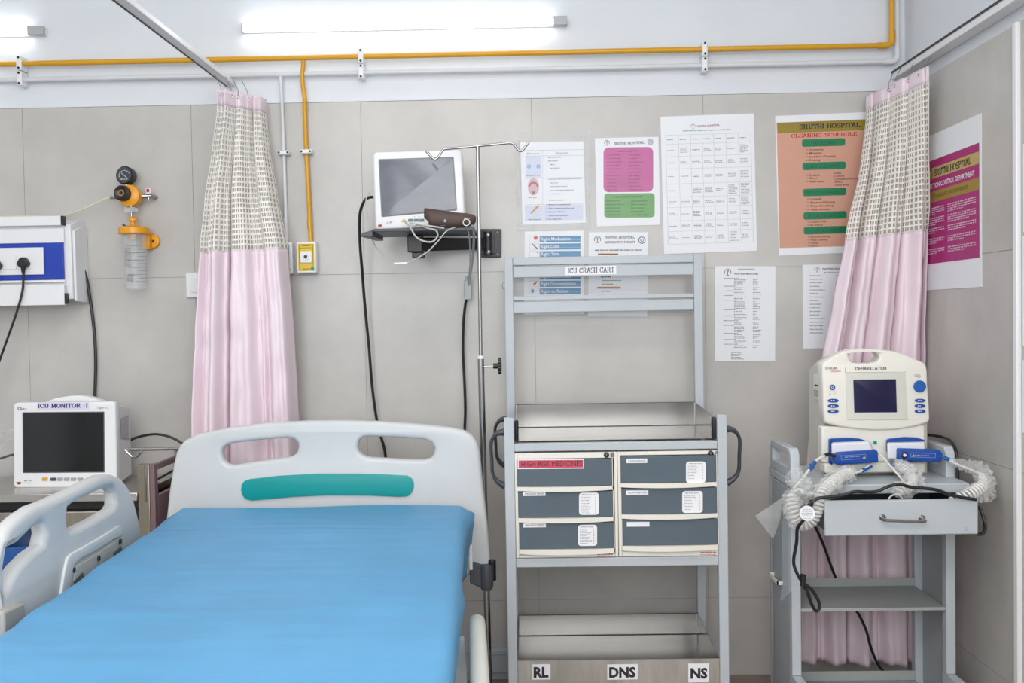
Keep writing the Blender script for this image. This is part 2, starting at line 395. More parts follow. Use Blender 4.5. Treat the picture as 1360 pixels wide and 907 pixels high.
pts = [(402,74),(403,84),(401.5,100),(402,112),(404.5,128),(405,150),(406.5,190),(409,240),(411.5,290),(413,322)]
b = B(); b.tube([P(x,y,D-.036 if y<130 else D-.024) for x,y in pts], .0078, 12, 4); b.build('drop_pipe', yel_m, t, smooth=1)
b = B(); b.cyl(P(411.2,291,D-.024), P(411.8,303,D-.024), .0092); b.build('coupling', yel_m, t, smooth=1)
zw = P(640,93,D-.03).z; xw = P(1191.5,60,D-.03).x
t = root('white_gas_pipe', 'white gas pipe running just below the orange one and turning upwards', 'pipe', (xw, -.03, zw))
b = B(); b.tube([(XL,-.03,zw-.002), (xw-.05,-.03,zw)], .0085, 12); b.build('pipe_run', wpipe_m, t, smooth=1)
b = B(); b.tube([(xw-.05,-.03,zw),(xw-.02,-.03,zw),(xw-.006,-.03,zw+.006),(xw,-.03,zw+.02),(xw,-.03,zw+.05)], .011, 12, 4); b.build('elbow', wpipe_m, t, smooth=1)
b = B(); b.tube([(xw,-.03,zw+.05), (xw,-.03,CEIL)], .0085, 12); b.build('riser', wpipe_m, t, smooth=1)
b = B(); b.tube([P(x,y,D-.03 if y<120 else D-.022) for x,y in [(372.5,98),(373.5,115),(375.5,160),(377,200),(378.5,250),(380,300),(381,324)]], .0062, 12, 4); b.build('drop_pipe', wpipe_m, t, smooth=1)
b = B(); b.cyl(P(379.2,290,D-.022), P(379.7,299,D-.022), .0078); b.build('coupling', wpipe_m, t, smooth=1)
def clip(px, py, vert, d, label):
    c = P(px, py, d); ty = -.0002 if c.z > ZT else -TT-.0003
    t = root('pipe_clip', label, 'clip', (c.x, ty, c.z), group='pipe clips')
    bb = B(); s1, s2 = (.0085, .021) if vert else (.021, .0075)
    bb.box((c.x-s1, c.y-.0105, c.z-s2), (c.x+s1, ty, c.z+s2)); bb.build('saddle', white_m, t, bev=.003)
    for s in (-1, 1):
        q = Vector((c.x, c.y-.0105, c.z+s*.0155)) if vert else Vector((c.x+s*.0155, c.y-.0105, c.z))
        bb = B(); bb.cyl(q+Vector((0,.002,0)), q+Vector((0,-.0025,0)), .0038, n=10); bb.build('screw', black_m, t)
for px, lab in ((34, 'at the left end below the cut tube light'), (482, 'above the wall monitor'), (933, 'above the table chart')):
    for dz, w_ in ((0,'upper clip of the pair, on the orange pipe, '), (1,'lower clip of the pair, on the white pipe, ')):
        q = Vector((P(px, 80, D).x, 0, zy if not dz else zw)); px2 = px + dz*1.0
        c = Vector((q.x, -.046, q.z)); ty=-.0002
        t = root('pipe_clip', ('upper','lower')[dz]+' white pipe clip of the pair '+lab, 'clip', (c.x, ty, c.z), group='pipe clips')
        bb = B(); bb.box((c.x-.010, c.y-.006, c.z-.026), (c.x+.010, ty, c.z+.026)); bb.build('saddle', white_m, t, bev=.004)
        for s in (-1,1):
            bb = B(); bb.cyl((c.x, c.y-.004, c.z+s*.0185), (c.x, c.y-.0085, c.z+s*.0185), .0042, n=10); bb.build('screw', black_m, t)
clip(377, 203, False, D-.034, 'small white clip holding the thin white drop pipe')
clip(406.8, 201.5, False, D-.036, 'small white clip holding the thin orange drop pipe')

# ---- gas outlets
def gas_box(x0,x1,y0,y1, face, ink, label, right):
    a, c = P(x0,y0,D-.05), P(x1,y1,D-.05)
    t = root('gas_outlet', label, 'outlet', ((a.x+c.x)/2, -TT, c.z))
    bb = B(); bb.box((a.x, -.05, c.z), (c.x, -TT-.0003, a.z)); bb.build('box', white_m, t, bev=.005)
    w_, h = c.x-a.x, a.z-c.z
    Y = -.0504
    bb = B(); bb.box((a.x+w_*.1,Y-.0005,c.z+h*.07),(c.x-w_*.1,Y+.001,a.z-h*.07)); bb.build('face_plate', face, t)
    bb = B(); bb.box((a.x+w_*.2,Y-.007,c.z+h*.32),(c.x-w_*.2,Y,a.z-h*.3)); bb.build('socket', white_m, t, bev=.004)
    cx, cz = (a.x+c.x)/2, c.z+h*.51
    bb = B(); bb.lathe((cx,Y-.0072,cz),(0,-1,0),[(0,.011),(.003,.0105),(.003,.007),(.001,.006)],20); bb.build('valve_ring', chrome_m, t, smooth=1)
    bb = B(); bb.box((cx-.005,Y-.0112,cz-.005),(cx+.005,Y-.0083,cz+.005)); bb.build('valve_port', black_m, t, bev=.0015)
    bb = B()
    for u in (.16,.84): bb.box((a.x+w_*u-.0007,Y-.0012,c.z+h*.1),(a.x+w_*u+.0007,Y-.0006,a.z-h*.1))
    for u in (.1,.9,.8): bb.box((a.x+w_*.16,Y-.0012,c.z+h*u-.0006),(c.x-w_*.16,Y-.0006,c.z+h*u+.0006))
    bb.box((cx-.014,Y-.0012,a.z-h*.14),(cx+.014,Y-.0006,a.z-h*.115)); bb.box((cx-.013,Y-.0012,c.z+h*.125),(cx+.013,Y-.0006,c.z+h*.145))
    bb.build('printed_lines', ink, t)
    bb = B(); bb.cyl((c.x-w_*.2,Y-.0018,c.z+h*.135),(c.x-w_*.2,Y-.0006,c.z+h*.135),.0068); bb.build('round_sticker', mat('green_sticker',(.01,.25,.16),.4,noise=(9,.05,ONE)), t)
gas_box(393,420.5,321,362.5, mat('yellow_face',(.72,.50,.01),.4,noise=(9,.05,ONE)), mat('brown_ink',(.2,.12,.01),.6,noise=(9,.05,ONE)), 'white wall gas outlet with a yellow face under the orange pipe', 1)
gas_box(362,388.5,322,363.5, mat('pale_face',(.66,.75,.78),.4,noise=(9,.05,ONE)), teal_ink, 'white wall gas outlet with a pale face, half behind the left curtain', 1)
# ---- wall switch
a, c = P(246.5,362,D-.02), P(268,395,D-.02)
t = root('wall_switch', 'plain white wall switch plate beside the left curtain', 'switch', ((a.x+c.x)/2,-TT,c.z))
b = B(); b.box((a.x,-.021,c.z),(c.x,-TT-.0003,a.z)); b.build('plate', white_m, t, bev=.003)
b = B(); b.box((a.x+.018,-.0245,c.z+.018),(a.x+.042,-.0214,a.z-.018)); b.build('rocker', white_m, t, bev=.002)

# ---- bed head socket panel (trunking with sockets), cut by left frame edge
PD = D-.13
Zp = lambda py: P(60, py, PD).z
xr = P(85, 330, PD).x; xe = P(84, 340, PD).x
t = root('bed_head_panel', 'white wall panel with a blue band and sockets at the left edge', 'panel', (xr, -TT, Zp(405)))
zt, zb = Zp(287), Zp(405)
b = B(); b.prism([(XL+.4, -.008-.0003, zb+.02),(XL+.4,-.115,zb+.02),(XL+.4,-.12,zt-.03),(XL+.4,-.05,zt-.006),(XL+.4,-.0083,zt-.006)], (xr+.02-XL-.4,0,0)); b.build('body', white_m, t, bev=.003)
b = B(); b.prism([(xr+.0205,-.0083,zb+.005),(xr+.0205,-.108,zb+.012),(xr+.0205,-.112,zt-.05),(xr+.0205,-.05,zt-.03),(xr+.0205,-.0083,zt-.03)], (.01,0,0)); b.build('end_plate', mat('panel_end',(.80,.81,.82),.4,noise=(5,.04,ONE)), t, bev=.003)
def slab(name, y0, y1, m_, xa=XL+.4, xb=xr, dy0=-.13, dy1=-.1205, bev=.002): 
    bb = B(); bb.box((xa,dy0,Zp(y1)),(xb,dy1,Zp(y0))); return bb.build(name, m_, t, bev=bev)
slab('top_rail', 287.5, 300, white_m, dy0=-.145, xb=xr-.002)
slab('front_panel', 303, 322.5, white_m)
slab('blue_strip', 322.7, 371.5, band_m, xb=xr-.004)
slab('front_panel', 371.8, 375, white_m)
slab('bottom_rail', 378, 405.5, white_m, dy0=-.14, xb=xr+.001)
for y0_, y1_, xx, dd in ((287.5,300,xr-.0015,-.145),(390,404,xr+.0015,-.14)):
    bb = B(); bb.box((xx,dd,Zp(y1_)),(xx+.006,-.1205,Zp(y0_))); bb.build('end_cap', black_m, t)
xp = P(58,345,PD-.005).x
pl = slab('socket_plate', 328.5, 364.5, white_m, xb=xp, xa=P(-70,340,PD).x, dy0=-.138, dy1=-.1302)
for xa, xb_ in ((24,42),(6,23),(-14,4),(-50,-18)):
    bb = B(); bb.box((P(xa,345,PD).x,-.1405,Zp(357)),(P(xb_,345,PD).x,-.1381,Zp(338))); bb.build('socket', white_m, pl, bev=.001)
def plug(px, py, label, path):
    c = P(px, py, PD-.012)
    q = root('power_plug', label, 'plug', (c.x, -.141, c.z))
    bb = B(); bb.prism([c+Vector((.021*math.cos(a)*(1.0 if math.sin(a)<.2 else .8), .004, .019*math.sin(a))) for a in [i*math.pi/10 for i in range(20)]], (0,-.026,0)); bb.build('plug_body', black_m, q, bev=.006, seg=3)
    bb = B(); bb.cyl(c+Vector((0,-.012,-.014)), c+Vector((-.001,-.012,-.036)), .0085, .0055); bb.build('strain_relief', black_m, q, smooth=1)
    bb = B(); bb.tube([c+Vector((0,-.012,-.034))]+path, .0042, 8, 5); bb.build('cord', black_m, q, smooth=1)
plug(33, 349, 'black power plug with a hanging cord in the socket panel', [P(30,385,PD-.02), P(22,415,PD-.02), P(8,455,PD-.015), P(-6,495,PD), P(-24,560,PD+.03)])
plug(-4, 352, 'black plug cut by the left picture edge', [P(-12,390,PD-.02), P(-30,440,PD-.01), P(-50,600,PD)])
b = B(); b.cyl(P(105,346,D-.062),P(107,352,D-.05),.006)
b.tube([P(105,346,D-.06),P(108,353,D-.045),P(114,366,D-.03),P(120,400,D-.02),P(125,440,D-.018),P(127,480,D-.018),P(126,522,D-.018),P(125,570,D-.02),P(124,640,D-.02)], .0057, 8, 5)
b.build('cable', black_m, None, smooth=1, label='thick black cable hanging from the end of the socket panel', cat='cable')

# ---- suction regulator and jar
DS = D-.07
c = P(172,260,DS)
t = root('suction_regulator', 'orange suction regulator with a black dial gauge on the left wall', 'regulator', (c.x,-TT,c.z-.05))
b = B(); b.lathe(c+Vector((0,.045,0)),(0,-1,0),[(0,.022),(.012,.036),(.04,.040),(.055,.038),(.062,.026)],28); b.build('body', yp_m, t, smooth=1)
b = B(); kc = P(167,258,DS); b.lathe(kc+Vector((0,-.018,0)),(0,-1,0),[(0,.025),(.003,.028),(.02,.027),(.024,.021),(.021,.015)],28); b.build('knob', black_m, t, smooth=1)
b = B(); b.lathe(kc+Vector((0,-.0385,0)),(0,-1,0),[(0,.013),(.003,.011),(.003,.007),(-.0005,.006)],20); b.build('knob_ring', mat('brass',(.6,.33,.1),.3,1,noise=(9,.1,ONE)), t, smooth=1)
gc = P(165.5,233.5,DS)
b = B(); b.lathe(gc+Vector((.006,.03,0)),(-.12,-1,.05),[(0,.022),(.006,.031),(.035,.033),(.038,.030)],28); gb = b.build('gauge', black_m, t, smooth=1)
b = B(); b.lathe(gc+Vector((.0012,-.0088,.002)),(-.12,-1,.05),[(0,.0285),(.0008,.0285)],24); b.build('dial', mat('dial_face',(.06,.065,.075),.12,noise=(30,.1,ONE)), gb)
UG = lambda x,y: P(x,y,DS-.0115)
pr = Print(UG, NB, .0004)
for i in range(17):
    a = math.radians(150+15*i); 
    pr.rect(165.3+7.2*math.cos(a)-.4, 233+6.6*math.sin(a)-.4, 165.3+7.2*math.cos(a)+.4, 233+6.6*math.sin(a)+.4)
pr.words(160,171,238,1.2,0); pr.build('dial_marks', white_ink, gb)
b = B(); q0, q1 = UG(161,229.5), UG(170,237.5); dd = (q1-q0).normalized().cross(NB)*.0006
b.raw([q0-dd+NB*.0006,q0+dd+NB*.0006,q1+dd+NB*.0006,q1-dd+NB*.0006],[(0,1,2,3)]); b.build('needle', white_ink, gb)
b = B(); b.cyl(P(168,241,DS),P(169,249,DS),.005); b.build('gauge_stem', chrome_m, t, smooth=1)
b = B(); b.cyl(P(184,260,DS+.01),P(190,260.5,DS+.01),.008,.006); b.build('side_boss', yp_m, t, smooth=1)
b = B(); b.cyl(P(189,260.5,DS+.01),P(200,260,DS+.02),.0085); b.cyl(P(197.5,261,DS),P(198,267,DS),.003); b.cyl(P(198,259.5,DS+.02),Vector((P(199,260,DS).x,-TT-.0003,P(199,259.5,DS).z)),.007); b.build('outlet_probe', chrome_m, t, smooth=1)
b = B(); b.prism([P(193.5,250,DS),P(199.5,249.5,DS),P(200,256.5,DS),P(194,257,DS)],(0,.004,0)); b.build('tag', white_m, t)
b = B(); b.prism([P(194.3,250.8,DS-.001),P(198,250.6,DS-.001),P(198.3,255,DS-.001),P(194.6,255.3,DS-.001)],(0,.0007,0)); b.build('tag_mark', red_ink, t)
b = B(); b.cyl(P(146.5,262.5,DS),P(154.5,262.5,DS),.0055); b.build('hose_barb', chrome_m, t, smooth=1)
b = B(); b.tube([P(148,262.5,DS),P(140,264,DS),P(125,271,DS),P(108,279,DS),P(92,284,DS+.02),P(72,288,DS+.04),P(40,287.5,DS+.05),P(-40,288,DS+.05)], .0036, 8, 5)
b.build('hose', mat('clear_hose',(.72,.68,.50),.25,noise=(9,.05,ONE)), t, smooth=1)
b = B(); b.box(P(168.5,283,DS+.012),P(179.5,275,DS-.012)); b.build('clear_coupling', mat('clear_block',(.75,.77,.78),.1,trans=.6,noise=(9,.03,ONE)), t, bev=.002)
b = B(); b.cyl(P(174,272,DS),P(174.7,288,DS),.0042); b.build('stem', chrome_m, t, smooth=1)
# jar
JC = P(178,330,DS)
j = root('suction_jar', 'clear graduated suction jar hanging under an orange lid', 'jar', (JC.x,-TT,P(178,385,DS).z))
lz0, lz1 = P(178,311.5,DS).z, P(178,303.5,DS).z; cx = P(177.8,307,DS).x
b = B(); b.lathe((cx,-.07,lz0),(0,0,1),[(0,.050),(.003,.053),(lz1-lz0,.053),(lz1-lz0+.004,.045),(lz1-lz0+.012,.014)],32); b.build('lid', yp_m, j, smooth=1)
b = B(); b.cyl(P(176.5,300,DS),P(176.3,293,DS),.008,.0065); b.lathe(P(176.5,294,DS),(0,0,1),[(0,.010),(.002,.0165),(.010,.0165),(.013,.012),(.017,.006)],18); b.build('lid_knob', yp_m, j, smooth=1)
b = B(); b.cyl(P(169,302,DS-.01),P(163,298,DS-.012),.0045,.0032); b.build('lid_nozzle', dgrey_m, j, smooth=1)
b = B(); b.cyl((cx-.006,-.072,lz0+.001),(cx-.006,-.072,lz0-.016),.014,.012); b.build('float_seat', yp_m, j, smooth=1)
b = B(); bk = P(201,320,D-.03)
b.lathe((bk.x,-TT-.0003,bk.z),(0,-1,0),[(0,.026),(.012,.026),(.015,.022)],24); b.box((cx+.02,-.05,bk.z-.03),(bk.x,-TT-.0003,bk.z+.03)); b.build('wall_bracket', yp_m, j, bev=.002)
b = B(); b.cyl((bk.x+.004,-.0235,bk.z),(bk.x+.004,-.026,bk.z),.004); b.build('bracket_screw', black_m, j)
zb_ = P(181,386,DS).z; gl = mat('clear_jar',(.80,.82,.83),.05,alpha=.16,noise=(3,.0,ONE))
def ringwall(bb, x_, y_, z_a, ra, z_b, rb_, th, n=32):
    bb.lathe((x_,y_,0),(0,0,1),[(z_a,ra),((z_a+z_b)/2,(ra+rb_)/2),(z_b+.006,rb_),(z_b,rb_-.006),(z_b,.002),(z_b+.003,.002),(z_b+.003,rb_-.008),(z_b+.008,rb_-th),((z_a+z_b)/2,(ra+rb_)/2-th),(z_a,ra-th)],n)
b = B(); ringwall(b, cx+.003, -.07, lz0-.0005, .043, zb_, .036, .002); b.build('jar_glass', gl, j, smooth=1)
b = B(); b.tube([(cx-.004,-.07,lz0-.002),(cx-.003,-.07,zb_+.05)], .0065, 12); b.build('dip_tube', gl, j, smooth=1)
UJ = lambda x,y: P(x,y,DS-.0445+(y-311)*.00007)
pr = Print(UJ, NB, .0003)
for i in range(11):
    y = 326+ (374-326)*i/10; x1=193+ (y-326)*.07; x0 = x1-(19 if i%2==0 else 10); pr.rect(x0 if i%2==0 else x0, y-.25, x1, y+.25, -.02)
    if i%2==0: pr.words(x0-6,x0-1,y,1.3,0)
for (x0,y0,x1,y1) in ((166,329,173,353),(169,365,176.5,373)):
    for r in ((x0,y0,x1,y0+.5),(x0,y1-.5,x1,y1),(x0,y0,x0+.5,y1),(x1-.5,y0,x1,y1)): pr.rect(*r)
    yy=y0+2
    while yy<y1-1: pr.words(x0+1,x1-1,yy,.9,0); yy+=2.2
pr.build('graduations', mat('jar_ink',(.12,.12,.13),.5,noise=(9,.05,ONE)), j)
# ================================================================ POSTERS
def poster(name, label, corners, cat='poster', t=.0015, U=UW, n=NB, m_=None):
    q = [U(*c) for c in corners]; c = sum(q, Vector())/4
    r = root(name, label, cat, (c.x, c.y, min(v.z for v in q)))
    bb = B(); bb.hexa([v-n*t for v in q], q); bb.build('sheet', m_ or paper_m, r); return r
def emblem(r, x, y, s, m_, U=UW, n=NB):
    p = Print(U, n); p.ring(x, y-.1*s, s, s*.16, 16, 150, 390); p.rect(x-.09*s,y-.4*s,x+.09*s,y+.75*s); p.ring(x,y-.45*s,.3*s,.12*s,10); p.rect(x-.4*s,y+.75*s,x+.4*s,y+.9*s); p.build('emblem', m_, r)
def bilin(c):
    (ax,ay),(bx,by),(cx,cy),(dx,dy) = c     # TL TR BR BL -> map of (u, v) in 0..1
    return lambda u,v: ((1-v)*((1-u)*ax+u*bx)+v*((1-u)*dx+u*cx), (1-v)*((1-u)*ay+u*by)+v*((1-u)*dy+u*cy))
film = mat('clear_film',(.93,.94,.95),.12,alpha=.07,noise=(18,.04,ONE),bump=(40,.8,ONE))
def sleeve(r, corners, seed, m_=film, amp=.004, U=None, nn=12):
    rnd = random.Random(seed); q = bilin(corners); v=[]; f=[]
    for j in range(nn+1):
        for i in range(nn+1):
            x,y = q(i/nn, j/nn); p = P(x+rnd.uniform(-.4,.4), y+rnd.uniform(-.4,.4), D-.0108-abs(noise.noise(Vector((i*.7+seed,j*.7,0))))*amp); v.append(p)
    for j in range(nn):
        for i in range(nn): a=j*(nn+1)+i; f.append((a,a+1,a+nn+2,a+nn+1))
    bb = B(); bb.raw(v,f); return bb.build('plastic_sleeve', m_, r, smooth='all')
# 1 behaviour / response sheet in a clear sleeve
C1 = [(691,189),(775,187.5),(778,296),(694,298.5)]
r = poster('notice_sheet','white notice headed Behaviour and Response in a crumpled clear sleeve', C1, 'notice')
p = Print(UW, NB, .0003); p.rect(697,273,720,293,-.016); p.rect(721.5,272,774.5,292.5,-.016); p.rect(698,207,719,236,-.016); p.build('tinted_cells', mat('tint',(.66,.70,.84),.5,noise=(9,.03,ONE)), r)
p = Print(UW, NB); 
for y in (199,206.5,236,271): p.rect(697,y,775,y+.5,-.016)
p.rect(720.6,199,721,293); p.build('rules', lineink, r)
text('Behaviour',(700,205.3),(716.5,205),2.6,UW,grey_ink,r,NB); text('Response',(739,204.5),(754,204.2),2.6,UW,grey_ink,r,NB)
p = Print(UW, NB)
for k,(x0,x1) in enumerate(((728,746),(728,741),(731,737),(731,744))): p.words(x0,x1,209+k*4.8,1.5)
for k,(x0,x1) in enumerate(((728,772),(731,741),(731,754),(731,762),(731,744))): p.words(x0,x1,238+k*4.9,1.4)
p.words(729,750,266,1.6); p.words(698,719,233,1.5); p.words(702,713,262.5,1.4); p.build('small_print', grey_ink, r)
for k,s in enumerate(('5. Moves to localised pain','4. Flex to withdraw from pain','3. Abnormal flexion','2. Abnormal extension','1. No response')):
    text(s,(725.5,272.8+k*4.8),((758,763,751,755,745)[k],272.3+k*4.8),1.9,UW,ink_m,r,NB,bold=.012)
text('Motor Response',(702,292.3),(718,292),1.6,UW,ink_m,r,NB,bold=.015)
p = Print(UW, NB)
for x in (702.5,715): p.ring(x,221,2.6,.8,16); p.disc(x,221,1)
p.build('eye_drawing', mat('cyan_ink',(.08,.36,.6),.6,noise=(9,.05,ONE)), r)
p = Print(UW, NB); p.disc(708.5,248,7.5,11.5); p.build('face_drawing', mat('pale_pink_ink',(.72,.48,.52),.6,noise=(9,.05,ONE)), r)
p = Print(UW, NB, .0006); p.ring(708.5,248,6.5,2.2,16,180,360); p.disc(708.5,256,2.5,2); p.build('mouth_drawing', mat('dark_rose_ink',(.40,.16,.2),.6,noise=(9,.05,ONE)), r)
b = B(); q=[UW(704,283),UW(706,284),UW(715.5,274.5),UW(716,271.8),UW(712.5,274)]; b.raw([v+NB*.0006 for v in q],[(0,1,2,3,4)]); b.build('arm_drawing', mat('ochre_ink',(.6,.36,.06),.6,noise=(9,.05,ONE)), r)
sleeve(r, [(688,174),(783,172),(784,304),(685,305)], 3)
edge_film = mat('crumpled_film',(.90,.90,.91),.15,alpha=.42,noise=(22,.12,ONE),bump=(60,1.0,ONE))
for k,c_ in enumerate(([(776.5,174),(783.5,173),(784,300),(778.5,301)],[(685,298.6),(784,296.5),(785,305),(685,306)],[(685,186),(690.5,186),(693.5,298),(686,298)],[(771,172.5),(783.5,172),(783.5,180),(771,181)])):
    sleeve(r, c_, 60+k, edge_film, amp=.006, nn=8)
# 2 pink and green
C2 = [(790,183.5),(874.6,181.6),(876.8,298.6),(792.6,301)]
r = poster('wall_poster','white poster with a pink block over a green block', C2)
text('SRUTHI HOSPITAL',(815.5,192.5),(855.5,190.8),3.6,UW,ink_m,r,NB,serif=True); emblem(r,806,190,3.6,ink_m)
p = Print(UW,NB); p.ring(863.7,188.5,3.7,.7); p.ring(863.7,188.5,1.8,.6); p.build('round_stamp', navy_ink, r)
p = Print(UW,NB,.0003); p.rect(801.5,195.5,867.5,255,-.01,7); p.build('pink_block', mat('magenta_print',(.56,.065,.30),.35,noise=(9,.22,ONE)), r)
p = Print(UW,NB,.0003); p.rect(802.5,256.7,869.5,289,-.01,4.5); p.build('green_block', mat('green_print',(.11,.36,.07),.35,noise=(9,.25,ONE)), r)
dm = mat('dark_magenta_ink',(.24,.02,.12),.6,noise=(9,.05,ONE)); dg = mat('dark_green_ink',(.02,.10,.01),.6,noise=(9,.05,ONE))
p = Print(UW,NB,.0005); p.words(820,849,201,1.9)
for k in range(11):
    y=206+k*4.6; p.words(806,806+random.uniform(12,20),y,1.5); p.words(835,835+random.uniform(12,22),y,1.5)
p.build('small_print', dm, r)
p = Print(UW,NB,.0005); p.words(817,853,261.5,2.4)
for k in range(5): y=267+k*4.6; p.words(805,805+random.uniform(16,24),y,1.6); p.words(838,838+random.uniform(16,24),y,1.6)
p.build('small_print', dg, r)
sleeve(r, [(788,181),(877,179),(879,301),(790,303.5)], 9, amp=.001)
# 3 table chart
C3 = [(877,155),(1001,150.5),(1005.5,333),(882,337.5)]
r = poster('table_chart','large white sheet with a seven column table of small print', C3, 'chart')
text('SRUTHI HOSPITAL',(925.5,169),(956,167),2.3,UW,mat('maroon_ink',(.30,.01,.07),.6,noise=(9,.05,ONE)),r,NB,serif=True); emblem(r,920.5,168,3,grey_ink)
p = Print(UW,NB); p.words(907,971,173.8,1.4,-.03,(4,9),.8); p.build('subtitle', teal_ink, r)
cols=[884,901,917,932.5,947.5,964,980.5,997]; rows_=[178,190,206.5,223,243,260.5,274,292,306,323]
sk=lambda x,y:(x+(y-178)*.025)
p = Print(UW,NB)
for y in rows_: p.rect(884+(y-178)*.025,y-.15,997+(y-178)*.025,y+.2,-.03)
v=[]
for x in cols:
    q=[UW(x-.18,178-(x-940)*.03),UW(x+.2,178-(x-940)*.03),UW(x+3.8,323-(x-940)*.03),UW(x+3.4,323-(x-940)*.03)]; p.b.raw([z+NB*.0004 for z in q],[(0,1,2,3)])
p.build('rules', lineink, r)
p = Print(UW,NB); q = Print(UW,NB)
nl=[[1,1,1,1,1,1,1],[1,4,1,2,2,1,6],[1,2,2,2,2,3,4],[1,1,2,2,2,3,6],[1,0,4,4,2,7,8],[2,2,3,2,2,4,6],[2,1,4,2,2,2,3],[1,2,3,3,2,2,3],[2,1,3,2,3,7,3]]
for j in range(9):
    for i in range(7):
        ym=(rows_[j]+rows_[j+1])/2; n_=nl[j][i]
        for k in range(n_):
            y=ym+(k-(n_-1)/2)*1.9; x0=cols[i]+(y-178)*.025; yy=y-(x0-940)*.03
            (q if j==0 or i==2 else p).words(x0+1.8,x0+13.5-random.uniform(0,4),yy,1.15,-.03,(1,3),.5)
p.build('small_print', grey_ink, r); q.build('bold_print', ink_m, r)
# 4 cleaning schedule
C4 = [(1029.5,154),(1159,148.5),(1163,334),(1034.5,339.5)]
r = poster('cleaning_schedule_poster','salmon cleaning schedule poster with five green pill headings', C4)
def skq(pts): return [UW(*a) for a in pts]
p = Print(UW,NB,.0003); p.b.raw([v+NB*.0003 for v in skq([(1031.3,163),(1157,158),(1160.5,326),(1035.5,329.5)])],[(0,1,2,3)]); p.build('salmon_field', mat('salmon_print',(.66,.34,.24),.45,noise=(5,.06,ONE)), r)
p = Print(UW,NB,.0003); p.b.raw([v+NB*.0005 for v in skq([(1032,163.2),(1157,158.4),(1157.3,172.5),(1033,177)])],[(0,1,2,3)]); p.build('olive_header', mat('olive_print',(.30,.22,.02),.45,noise=(5,.06,ONE)), r)
text('SRUTHI HOSPITAL',(1061.5,171.5),(1142.5,168.5),6.2,UW,ink_m,r,NB,.0009,serif=True,T=.2); emblem(r,1046.5,169.5,4.6,mat('dark_olive_ink',(.1,.08,.01),.6,noise=(9,.05,ONE)))
text('CLEANING SCHEDULE',(1050.5,183),(1138,180),5,UW,mat('crimson_ink',(.55,.01,.01),.5,noise=(9,.05,ONE)),r,NB,.0007,serif=True)
gp = mat('green_pill',(.0,.20,.08),.4,noise=(8,.08,ONE)); gt = mat('pill_ink',(.0,.11,.045),.5,noise=(8,.08,ONE)); bi = mat('brown_black_ink',(.10,.05,.04),.6,noise=(8,.08,ONE))
for (y,s,x0,x1) in ((189.3,'TWICE DAILY',1077,1110),(220.3,'DAILY CLEANING',1071,1115),(255,'WEEKLY CLEANING',1069,1120),(286,'15 DAYS ONCE',1073,1117),(305.7,'MONTHLY ONCE',1071,1120)):
    o = (y-189)*.02
    p = Print(UW,NB,.0007); p.rect(1065+o,y-5,1122.5+o,y+5,-.03,3); p.build('heading_pill', gp, r)
    text(s,(x0,y+2.8+.5),(x1,y+2.8-.9),4.6,UW,gt,r,NB,.0011)
for (s,x,y,w_) in (('> Sweeping',1070.5,200,23),('> Mopping',1070.5,204.7,21),('> Dustbins Cleaning',1070.5,209.5,39),('> Dusting',1070.5,214.2,19),
    ('> Dustbins',1071,234,18),('> Mirrors',1071,238,16),('> Wash basins',1071,242.5,24),('Toilets',1107,231,10),('In Rooms',1107,235,14.5),('Consultation Rooms',1107,239,32),('OFFICE',1107,243,12),('Critical areas',1107,247,20),
    ('> Cobweb',1072,265.5,19),('> Electrical Fittings',1072,270.3,37),('> Toilet Scrubbing',1072,275,35),('> Toilet Articles',1072,279.8,30),('> Curtains Wash',1072.5,296,25),('> All Articles',1072.5,300.3,20),
    ('> Room Scrubbing',1073,316,29),('> Walls Cleaning',1073,320,26),('> Ceiling',1073,324,14),('> Doors',1073,327.7,13)):
    text(s,(x,y),(x+w_,y-w_*.03),2.5,UW,bi,r,NB,.0007,bold=.012)
# 5 right wall poster
UR = lambda x,y: PX(x,y,XR-TT-.002)
ya, yb_ = -.18, -.61; zA = PX(1303,150.5,XR-TT).z; zB = PX(1306,381,XR-TT).z
c5 = [Vector((XR-TT-.002,ya,zA)),Vector((XR-TT-.002,yb_,zA)),Vector((XR-TT-.002,yb_,zB)),Vector((XR-TT-.002,ya,zB))]
r = root('infection_poster','magenta poster with gold bands on the side wall beyond the right curtain','poster',(XR-TT-.002,(ya+yb_)/2,zB))
b = B(); b.hexa([v-NR*.0015 for v in c5], c5); b.build('sheet', paper_m, r)
Hh = zA-zB; Wd = ya-yb_
UQ = lambda u,v: Vector((XR-TT-.002, ya-u*Wd, zA-v*Hh))      # u to the right, v down
def rq(u0,v0,u1,v1,m_,nm,off): 
    bb = B(); bb.raw([UQ(*q)+NR*off for q in ((u0,v0),(u1,v0),(u1,v1),(u0,v1))],[(0,1,2,3)]); return bb.build(nm,m_,r)
rq(.03,.165,.97,.83,mat('deep_magenta_print',(.42,.005,.17),.4,noise=(5,.08,ONE)),'magenta_field',.0004)
gd = mat('gold_print',(.55,.40,.13),.4,noise=(5,.08,ONE))
rq(.03,.215,.97,.285,gd,'gold_band',.0007); rq(.1,.365,.97,.435,mat('dull_gold_print',(.36,.23,.03),.4,noise=(5,.08,ONE)),'gold_band',.0007)
text('SRUTHI HOSPITAL',(.22,.272),(.85,.272),.042,UQ,ink_m,r,NR,.001,serif=True,T=.2)
text('INFECTION CONTROL DEPARTMENT',(.07,.345),(.9,.345),.03,UQ,white_ink,r,NR,.001,bold=.015)
text('STANDARD PRECAUTIONS',(.2,.41),(.8,.41),.022,UQ,mat('dark_olive_ink',(.1,.08,.01)),r,NR,.001)
p = Print(UQ,NR,.001)
